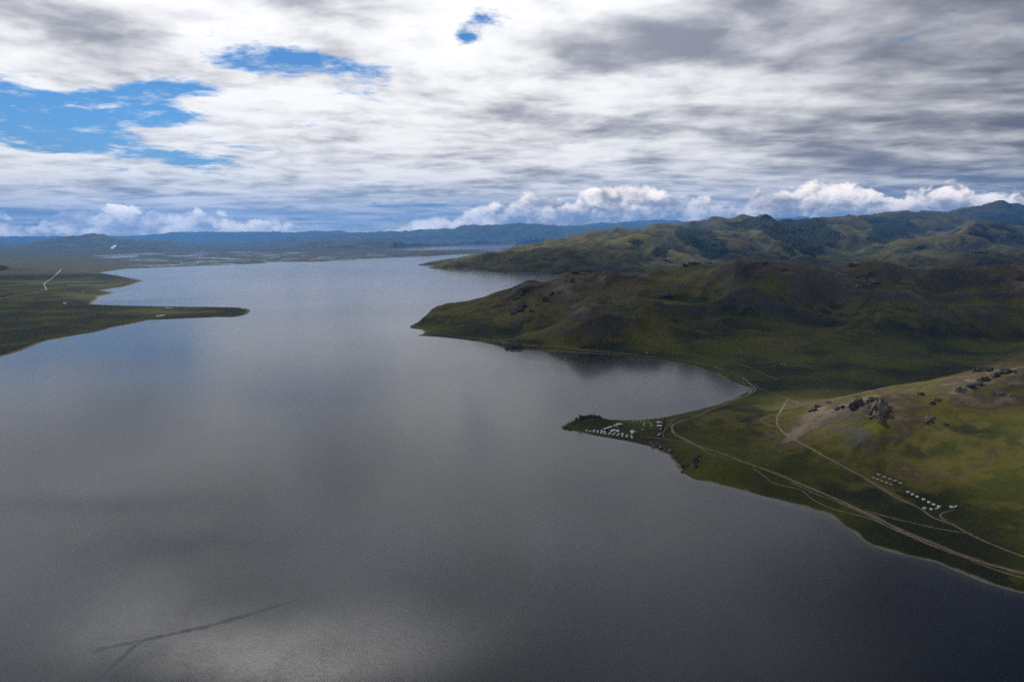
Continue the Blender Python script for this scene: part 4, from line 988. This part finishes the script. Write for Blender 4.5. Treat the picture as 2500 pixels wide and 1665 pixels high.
fence([(1622.5, 1019), (1621.5, 1030), (1618, 1045), (1615.5, 1055), (1613, 1068)], 'dark board fence closing off the spit camp beside the dirt tracks', 5.0, 2.2)
def corral(cx, cy, r, label):
    p = hit(cx, cy); o = empty('log_corral', (p[0], p[1], p[2])); k = 14; ln = 2*r*math.sin(math.pi/k)
    pm = lm = None
    for i in range(k):
        a = 2*math.pi*i/k; am = a+math.pi/k; rm = r*math.cos(math.pi/k)
        if pm is None: po = bm_obj('post', lathe([(0.15, -0.6), (0.13, 1.7), (0, 1.75)], 7), M_DWOOD, o); pm = po.data
        else: po = bpy.data.objects.new('post', pm); COL.objects.link(po); po.parent = o
        po.location = (r*math.cos(a), r*math.sin(a), 0)
        if i == 3: continue
        for z in (0.45, 0.95, 1.4):
            if lm is None:
                bm = box(bmesh.new(), -ln/2-0.2, ln/2+0.2, -0.1, 0.1, -0.12, 0.12); lg = bm_obj('rail', bm, M_DWOOD, o); lm = lg.data
            else: lg = bpy.data.objects.new('rail', lm); COL.objects.link(lg); lg.parent = o
            lg.location = (rm*math.cos(am), rm*math.sin(am), z); lg.rotation_euler = (0, 0, am+math.pi/2)
    return tag(o, label, 'corral')
corral(1899, 884, 9.0, 'log corral next to two white gers on the valley floor')
corral(*A7(2040, 795), 5.5, 'dark log corral uphill of the lone ger with parked vehicles')

# vehicles
def vehicle(name, px, py, rz, body, label, van):
    o = empty(name, (0, 0, 0)); p = hit(px, py); o.location = (p[0], p[1], p[2]+0.02); o.rotation_euler = (0, 0, rz)
    L, W, h1, h2 = (4.6, 1.9, 1.15, 2.05) if van else (4.4, 1.85, 1.05, 1.75)
    bm = bmesh.new(); prof = [(-L/2, 0.42), (L/2, 0.42), (L/2+0.05, 0.8), (L/2-0.1, h1-0.1), (L/2-(0.35 if van else 1.0), h1), (L/2-(0.9 if van else 1.6), h2), (-L/2+0.25, h2), (-L/2, h1)]
    a = [bm.verts.new((x, -W/2, z)) for x, z in prof]; b = [bm.verts.new((x, W/2, z)) for x, z in prof]
    bm.faces.new(a); bm.faces.new(b[::-1])
    for i in range(len(prof)): bm.faces.new((a[i], b[i], b[(i+1) % len(prof)], a[(i+1) % len(prof)]))
    bm_obj('body', bm, body, o)
    for s_ in (-1, 1):
        bm_obj('side_window', box(bmesh.new(), -L/2+0.4, L/2-(1.0 if van else 1.7), s_*W/2-0.02, s_*W/2+0.02, h1+0.08, h2-0.15), M_GLASS, o)
        bm_obj('headlight', box(bmesh.new(), L/2-0.02, L/2+0.07, s_*0.65-0.15, s_*0.65+0.15, 0.68, 0.86), M_WALLW, o)
        for x in (-L/2+0.85, L/2-0.85):
            w_ = bm_obj('wheel', lathe([(0, -0.12), (0.34, -0.12), (0.36, 0), (0.34, 0.12), (0, 0.12)], 14), M_TYRE, o); w_.rotation_euler = (math.pi/2, 0, 0); w_.location = (x, s_*(W/2-0.08), 0.36)
            rm = bm_obj('rim', lathe([(0, -0.135), (0.2, -0.13), (0.2, 0.13), (0, 0.135)], 10), M_METAL, w_)
    x1 = L/2-(0.62 if van else 1.3)
    ws = bm_obj('windscreen', box(bmesh.new(), -0.02, 0.02, -W/2+0.15, W/2-0.15, -0.36, 0.36), M_GLASS, o); ws.location = (x1+0.03, 0, (h1+h2)/2); ws.rotation_euler = (0, -math.atan2((0.55 if van else 0.6), h2-h1), 0)
    return tag(o, label, 'van' if van else 'car')
vehicle('parked_van', *A7(1822, 856), 0.5, M_PAINT, 'white van parked closest to the lone ger above the track fork', True)
vehicle('parked_car', *A7(1846, 832), 0.9, M_PAINT, 'white car parked uphill of the white van by the lone ger', False)
vehicle('parked_car', *A7(1806, 824), 0.3, M_PAINTD, 'dark car parked behind the lone ger above the track fork', False)
vehicle('parked_van', *A10(1598, 318), 0.2, M_PAINT, 'white van parked alone in the open grass of the spit camp', True)
vehicle('parked_car', *A10(955, 272), 0.4, M_PAINT, 'white car parked between the conical tents and the timber cabin', False)

# ------------------------------------------------------------------ rocks
M_ROCKL = None
def rock_mat(name, c1, c2, c3):
    m, n = new_mat(name)
    pos = n.node('ShaderNodeNewGeometry').outputs['Position']
    z = n.noise(pos, 0.35, 8, 0.68); z2 = n.noise(n.v('MULTIPLY', pos, (1, 1, 0.4)), 0.12, 6, 0.6, 0.6)
    c = n.mix(n.ss(z, 0.3, 0.7), c1, c2); c = n.mix(n.ss(z2, 0.52, 0.7), c, c3)
    out_surf(n, pbsdf(n, c, 0.92, 0.15, bump(n, n.m('ADD', z, n.m('MULTIPLY', z2, 1.5)), 0.8, 1.2)))
    return m
M_ROCK = rock_mat('granite', (0.095, 0.082, 0.066), (0.21, 0.18, 0.145), (0.27, 0.235, 0.19))
M_ROCKD = rock_mat('dark_schist', (0.036, 0.034, 0.032), (0.088, 0.081, 0.075), (0.125, 0.114, 0.10))
def rock_mesh(seed, sub=4, crack=0.17, lump=0.16):
    bm = bmesh.new(); bmesh.ops.create_icosphere(bm, subdivisions=sub, radius=1.0)
    P = np.array([v.co[:] for v in bm.verts]); rs = np.random.default_rng(seed)
    off = np.zeros(len(P))
    # cleaved faces: clip by random planes, then crack along joints
    for _ in range(22):
        nv = rs.normal(size=3); nv /= np.linalg.norm(nv); d = rs.uniform(0.42, 0.80)
        t = P@nv; P = P-np.outer(np.maximum(t-d, 0), nv)*0.92
    s = P[:, 0]*1.0+P[:, 2]*0.35; q = P[:, 1]-P[:, 2]*0.2
    n1 = perlin(s*1.7+seed, q*1.7, seed); n2 = perlin(s*4+3, P[:, 2]*3.1+q, seed+1); n3 = perlin(P[:, 0]*9+q*3, P[:, 2]*7+seed, seed+2)
    joint = np.abs(perlin(s*3.3+seed*1.3, P[:, 2]*0.8+q*0.5, seed+4)); joint2 = np.abs(perlin(q*3.0+seed, P[:, 2]*1.2-s*0.4, seed+6))
    P = P*1.28
    k = 1+lump*n1+0.06*n2+0.03*n3-crack*(1-sstep(joint, 0, 0.12))-crack*0.8*(1-sstep(joint2, 0, 0.10))
    P = P*k[:, None]
    for v, c in zip(bm.verts, P): v.co = c
    me = bpy.data.meshes.new('rock'); bm.to_mesh(me); bm.free()
    return me
ROCKS = [rock_mesh(900+i) for i in range(6)]
ROCKS_D = []
for m_ in ROCKS:
    a = m_.copy(); a.materials.append(M_ROCKD); ROCKS_D.append(a); m_.materials.append(M_ROCK)
def rock_piece(name, pos, size, rz, k, dark, parent=None):
    o = bpy.data.objects.new(name, (ROCKS_D if dark else ROCKS)[k % 6]); COL.objects.link(o)
    o.location = tuple(pos); o.scale = tuple(size); o.rotation_euler = (random.uniform(-0.2, 0.2), random.uniform(-0.25, 0.25), rz)
    if parent is not None: o.parent = parent
    return o
def outcrop(pieces, label, dark):
    """pieces: (px, py of the foot, width in px, height in px, k)"""
    o = None
    for i, (px, py, w, h, k) in enumerate(pieces):
        p = hit(px, py); sc = p[1]/F
        if o is None: o = empty('rock_outcrop', p); p0 = p
        W, Hh = w*sc/2, h*sc
        rock_piece('boulder', (p[0]-p0[0], p[1]-p0[1]+W*0.6, p[2]-p0[2]+Hh*0.12), (W*1.05, W*0.9, Hh*(0.80 if dark else 1.0)), random.uniform(-0.6, 0.6), k, dark, o)
        for _ in range(2):
            qx, qy = px+random.uniform(-0.9, 0.9)*w, py+random.uniform(-0.45, 0.25)*h; p2 = hit(qx, qy); f = random.uniform(0.18, 0.5)
            if abs(p2[1]-p[1]) > 6*W+20: continue
            rock_piece('boulder', (p2[0]-p0[0], p2[1]-p0[1]+W*f*0.5, p2[2]-p0[2]+Hh*f*0.05), (W*f*1.2, W*f, Hh*f*0.8), random.uniform(0, 6), k+_, dark, o)
    return tag(o, label, 'rock')
A36 = lambda x, y: (1850+x/3.623, 900+y/3.623)
def A36p(L): return [(*A36(x, y), w/3.623, h/3.623, k) for x, y, w, h, k in L]
outcrop(A36p([(1100, 495, 55, 85, 0), (1085, 440, 75, 70, 1), (1050, 430, 70, 60, 2), (1110, 410, 70, 90, 3), (1040, 395, 80, 75, 4), (995, 385, 60, 40, 5), (1090, 365, 90, 85, 1), (1135, 350, 60, 70, 0), (1065, 345, 70, 60, 2), (1120, 400, 50, 60, 5), (1010, 400, 50, 40, 3)]),
        'tall cracked pale granite crag on the spur above the gers', False)
outcrop(A36p([(880, 335, 130, 75, 3), (840, 335, 70, 40, 1), (920, 325, 60, 60, 4), (890, 300, 60, 40, 2)]), 'dark blocky crag next to the pale granite crag on the spur', True)
outcrop(A36p([(1035, 290, 90, 40, 2), (1080, 295, 60, 35, 5), (1000, 295, 40, 20, 0)]), 'low dark rock cap behind the pale granite crag', True)
outcrop(A36p([(720, 355, 70, 25, 1), (690, 360, 40, 15, 0), (760, 345, 50, 20, 4)]), 'flat dark slabs on the crest leading down from the blocky crag', True)
outcrop(A36p([(500, 375, 60, 30, 2), (475, 380, 40, 22, 3), (540, 340, 70, 20, 4), (640, 303, 60, 14, 5)]), 'scattered grey slabs at the low end of the spur near the track', True)
outcrop(A36p([(1800, 195, 90, 30, 4), (1770, 200, 60, 22, 1), (1835, 190, 50, 22, 0)]), 'small grey rock cap on the sunlit hill crest', False)
outcrop(A36p([(1520, 470, 60, 45, 5), (1490, 485, 50, 30, 2), (1555, 440, 40, 30, 3)]), 'grey rock rib on the sunlit slope below the crest', False)
outcrop(A36p([(1665, 500, 35, 25, 1), (1680, 505, 24, 16, 0)]), 'little dark rock pair on the sunlit slope', True)
outcrop(A36p([(1600, 290, 60, 35, 0), (1560, 315, 50, 25, 4), (1545, 325, 35, 18, 2)]), 'dark sloping slab just under the sunlit crest', True)
outcrop(A36p([(1440, 230, 55, 25, 2), (1465, 225, 35, 15, 3)]), 'lone dark rock below the hill on the valley floor edge', True)
outcrop(A36p([(1900, 165, 100, 35, 1), (1960, 150, 90, 35, 5), (2040, 110, 100, 50, 0), (2120, 75, 110, 60, 3), (2200, 45, 110, 55, 2), (1990, 20, 110, 40, 4), (2060, 10, 90, 30, 1)]), 'long dark jagged rock ridge running up behind the sunlit hill', True)
outcrop(A36p([(2100, 225, 50, 22, 3), (2150, 235, 60, 28, 2), (2235, 245, 40, 22, 0), (2240, 155, 40, 18, 5)]), 'sprinkle of grey boulders near the top of the sunlit hill', False)
A47 = lambda x, y: (1350+x/4.71, 980+y/4.71)
def A47p(L): return [(*A47(x, y), w/4.71, h/4.71, k) for x, y, w, h, k in L]
outcrop(A47p([(1650, 700, 60, 60, 2), (1640, 760, 50, 60, 1), (1670, 640, 50, 40, 0), (1630, 670, 40, 30, 4)]), 'dark rock rib on the bluff above the shore bend', True)
outcrop(A47p([(1500, 760, 60, 30, 4), (1490, 815, 40, 25, 3), (1540, 745, 40, 22, 0)]), 'dark wet rocks at the foot of the shore bluff', True)
outcrop(A47p([(1140, 490, 70, 30, 3), (1190, 505, 60, 28, 0), (1240, 545, 70, 35, 2), (1290, 565, 60, 30, 1), (1340, 590, 60, 30, 5), (1160, 525, 50, 22, 4), (1400, 650, 50, 40, 0)]), 'brown weathered cliff rocks along the shore below the fence', False)
outcrop(A47p([(335, 200, 90, 50, 1), (400, 190, 90, 40, 0), (470, 185, 80, 30, 2), (290, 225, 70, 40, 3), (250, 260, 60, 30, 5), (530, 185, 60, 22, 4), (140, 315, 60, 25, 2), (200, 330, 60, 20, 1)]), 'dark rocky cap of the knoll at the tip of the spit', True)
A34 = lambda x, y: (1000+x/3.364, 600+y/3.364)
def A34p(L): return [(*A34(x, y), w/3.364, h/3.364, k) for x, y, w, h, k in L]
outcrop(A34p([(1480, 835, 100, 50, 0), (1430, 835, 60, 30, 1), (1540, 830, 70, 30, 4), (1500, 810, 70, 30, 2)]), 'isolated dark rock mound on the flat below the lakeside ridge', True)
outcrop(A34p([(960, 380, 90, 45, 1), (1010, 355, 80, 40, 0), (920, 410, 70, 35, 2), (1080, 340, 50, 25, 3), (880, 440, 60, 30, 5)]), 'dark jagged crags on the shoulder of the lakeside ridge above the water', True)
outcrop(A34p([(900, 545, 90, 45, 2), (950, 510, 70, 40, 1), (860, 565, 60, 25, 3), (1000, 545, 50, 25, 4)]), 'dark rock bands midway up the ridge slope facing the bay', True)
outcrop(A34p([(1120, 460, 60, 40, 4), (1180, 400, 50, 30, 3), (1060, 490, 40, 22, 0), (1230, 395, 50, 22, 2)]), 'line of dark rocks high on the first hump of the ridge', True)
outcrop(A34p([(850, 845, 90, 40, 0), (810, 835, 60, 30, 1), (900, 835, 60, 25, 4)]), 'dark rocky foot of the ridge dropping into the lake', True)
outcrop(A34p([(1330, 300, 50, 25, 1), (1350, 285, 40, 20, 3), (1350, 225, 70, 25, 2), (1400, 205, 50, 18, 5)]), 'small dark crag on top of the first ridge hump', True)
A26 = lambda x, y: (1600+x/2.617, 480+y/2.617)
def A26p(L): return [(*A26(x, y), w/2.617, h/2.617, k) for x, y, w, h, k in L]
outcrop(A26p([(560, 745, 70, 35, 1), (520, 758, 50, 22, 0), (590, 720, 40, 25, 2)]), 'dark rock buttress at the foot of a spur on the long ridge', True)
outcrop(A26p([(660, 432, 90, 22, 3), (700, 430, 50, 18, 1), (620, 440, 50, 18, 0)]), 'dark rocky knob on the skyline of the long ridge', True)
outcrop(A26p([(240, 432, 60, 16, 2), (200, 445, 50, 14, 4), (330, 428, 60, 12, 5)]), 'low dark crags on the ridge skyline beside the saddle', True)
outcrop(A26p([(1340, 560, 90, 35, 4), (1390, 555, 60, 30, 2), (1300, 575, 60, 22, 0)]), 'grey scree crag high on the steep brown face of the ridge', False)
outcrop(A26p([(60, 640, 70, 25, 5), (30, 650, 50, 18, 3)]), 'dark rocks on the shadowed slope below the ridge saddle', True)
outcrop(A26p([(1270, 440, 70, 18, 1), (1480, 455, 60, 14, 0), (820, 470, 60, 16, 2)]), 'thin dark ledges just under the skyline of the long ridge', True)

# ------------------------------------------------------------------ trees
M_LARCH = simple_mat('larch_needles', (0.012, 0.022, 0.012), (0.030, 0.045, 0.020), 0.4)
M_BARK = simple_mat('bark', (0.05, 0.04, 0.03), (0.08, 0.065, 0.05), 2)
def crown_bm(seed, tiers=5, seg=7):
    bm = bmesh.new(); rs = random.Random(seed)
    for t in range(tiers):
        z0 = 2.0+t*2.2; r = (1-t/(tiers+0.6))*3.4; top = bm.verts.new((rs.uniform(-0.2, 0.2), rs.uniform(-0.2, 0.2), z0+3.6))
        ring = [bm.verts.new((r*rs.uniform(0.55, 1.15)*math.cos(6.283*i/seg+t), r*rs.uniform(0.55, 1.15)*math.sin(6.283*i/seg+t), z0+rs.uniform(-0.5, 0.6))) for i in range(seg)]
        for i in range(seg): bm.faces.new((ring[i], ring[(i+1) % seg], top))
    return bm
larch0 = empty('larch_tree', (0, 0, 0))
bm_obj('crown', crown_bm(3), M_LARCH, larch0); bm_obj('trunk', lathe([(0.35, -1.0), (0.25, 6.0), (0.05, 13.5)], 7), M_BARK, larch0)
larch_tree = tree_of(larch0); lflag = [False]
for x, y in ((1090, 446), (1500, 440), (1520, 480), (1545, 485), (1575, 440), (1610, 448), (1640, 452), (1660, 456), (1685, 459), (1705, 462), (1720, 465), (1735, 466), (1640, 520), (1665, 535), (1690, 545), (1720, 575), (1740, 580), (1765, 550), (1825, 470), (1860, 468), (1915, 545),
             (1950, 462), (2000, 455), (2085, 456), (2110, 500), (2180, 455), (2215, 455), (2260, 452), (2300, 450), (1480, 500), (1560, 525)):
    place(larch0, larch_tree, lflag, *A26(x, y), random.uniform(0, 6), 'small dark larch on the wooded end of the long ridge', 'tree', 'larches on the long ridge', random.uniform(0.5, 0.85))

def build_forest():
    sel = (GY > 5500) & (GY < 20000) & (BASE > 8)
    sel = sel & (WOOD_DARK > 0.5); mk = np.ones(int(sel.sum()), bool)
    fx, fy, fs = GX[sel][mk], GY[sel][mk], LOD[sel][mk]
    # cell areas give a sampling weight
    ar = fs*fs*0.0042*(us[1]-us[0])
    ntree = int(min(110000, ar.sum()/90.0))
    k = rng.choice(len(fx), ntree, p=ar/ar.sum())
    x = fx[k]+rng.uniform(-0.5, 0.5, ntree)*fs[k]*0.0014*1.5; y = fy[k]+rng.uniform(-0.5, 0.5, ntree)*fs[k]*0.0042*1.5
    z = zat(x, y); h = rng.uniform(13, 24, ntree); r = h*rng.uniform(0.26, 0.42, ntree); ph = rng.uniform(0, 6.28, ntree)
    V = np.zeros((ntree, 6, 3))
    for i in range(5):
        V[:, i, 0] = x+r*np.cos(ph+i*1.2566)*rng.uniform(0.7, 1.2, ntree); V[:, i, 1] = y+r*np.sin(ph+i*1.2566)*rng.uniform(0.7, 1.2, ntree); V[:, i, 2] = z+h*0.02
    V[:, 5] = np.stack([x, y, z+h], 1)
    T = np.array([[i, (i+1) % 5, 5] for i in range(5)])
    Fc = (np.arange(ntree)[:, None, None]*6+T[None]).reshape(-1, 3)
    o = mesh_obj('forest', V.reshape(-1, 3), Fc, M_LARCH); o['kind'] = 'stuff'
    o['label'] = 'dark conifer forest patches on the far mountain slopes'; o['category'] = 'forest'
    print('forest', ntree, ar.sum())
build_forest()

# low wisp of cloud clinging to the far left mountain
def wisp(px, py, Yd, L, Hh, seed, tilt, label):
    x, y, z = gY(px, py, Yd)
    bm = bmesh.new(); bmesh.ops.create_icosphere(bm, subdivisions=5, radius=1.0)
    P = np.array([v.co[:] for v in bm.verts])
    a = 1+0.55*perlin(P[:, 0]*1.6+seed, P[:, 2]*1.6+P[:, 1], seed)+0.30*perlin(P[:, 0]*4+P[:, 1], P[:, 2]*4+seed, seed+1)+0.16*perlin(P[:, 0]*9, P[:, 2]*9+P[:, 1]*5, seed+2)
    P = P*a[:, None]
    for v, c in zip(bm.verts, P): v.co = (c[0]*L, c[1]*L*0.5, c[2]*Hh+c[0]*L*tilt)
    o = bm_obj('cloud_wisp', bm, M_VAPOUR, None, True); o.location = (x, y, z)
    return tag(o, label, 'cloud')
def vapour():
    m, n = new_mat('cloud_white')
    d = n.node('ShaderNodeBsdfDiffuse'); n.put(d.inputs[0], (0.9, 0.9, 0.9)); t = n.node('ShaderNodeBsdfTranslucent'); n.put(t.inputs[0], (0.9, 0.9, 0.9))
    tr = n.node('ShaderNodeBsdfTransparent'); a = n.node('ShaderNodeMixShader'); a.inputs[0].default_value = 0.7
    n.nt.links.new(d.outputs[0], a.inputs[1]); n.nt.links.new(t.outputs[0], a.inputs[2])
    lw = n.node('ShaderNodeLayerWeight'); lw.inputs[0].default_value = 0.35
    pos = n.node('ShaderNodeNewGeometry').outputs['Position']
    f = n.ss(n.m('SUBTRACT', n.m('SUBTRACT', 1.0, lw.outputs['Facing']), n.m('MULTIPLY', n.noise(pos, 0.012, 5, 0.65), 0.9)), -0.6, 0.3, 0.0, 0.6)
    b = n.node('ShaderNodeMixShader'); n.put(b.inputs[0], f); n.nt.links.new(tr.outputs[0], b.inputs[1]); n.nt.links.new(a.outputs[0], b.inputs[2])
    out_surf(n, b.outputs[0]); return m
M_VAPOUR = vapour()
wisp(276, 604, 17200, 58, 24, 3, 0.55, 'small white wisp of cloud against the far blue mountain across the plain')
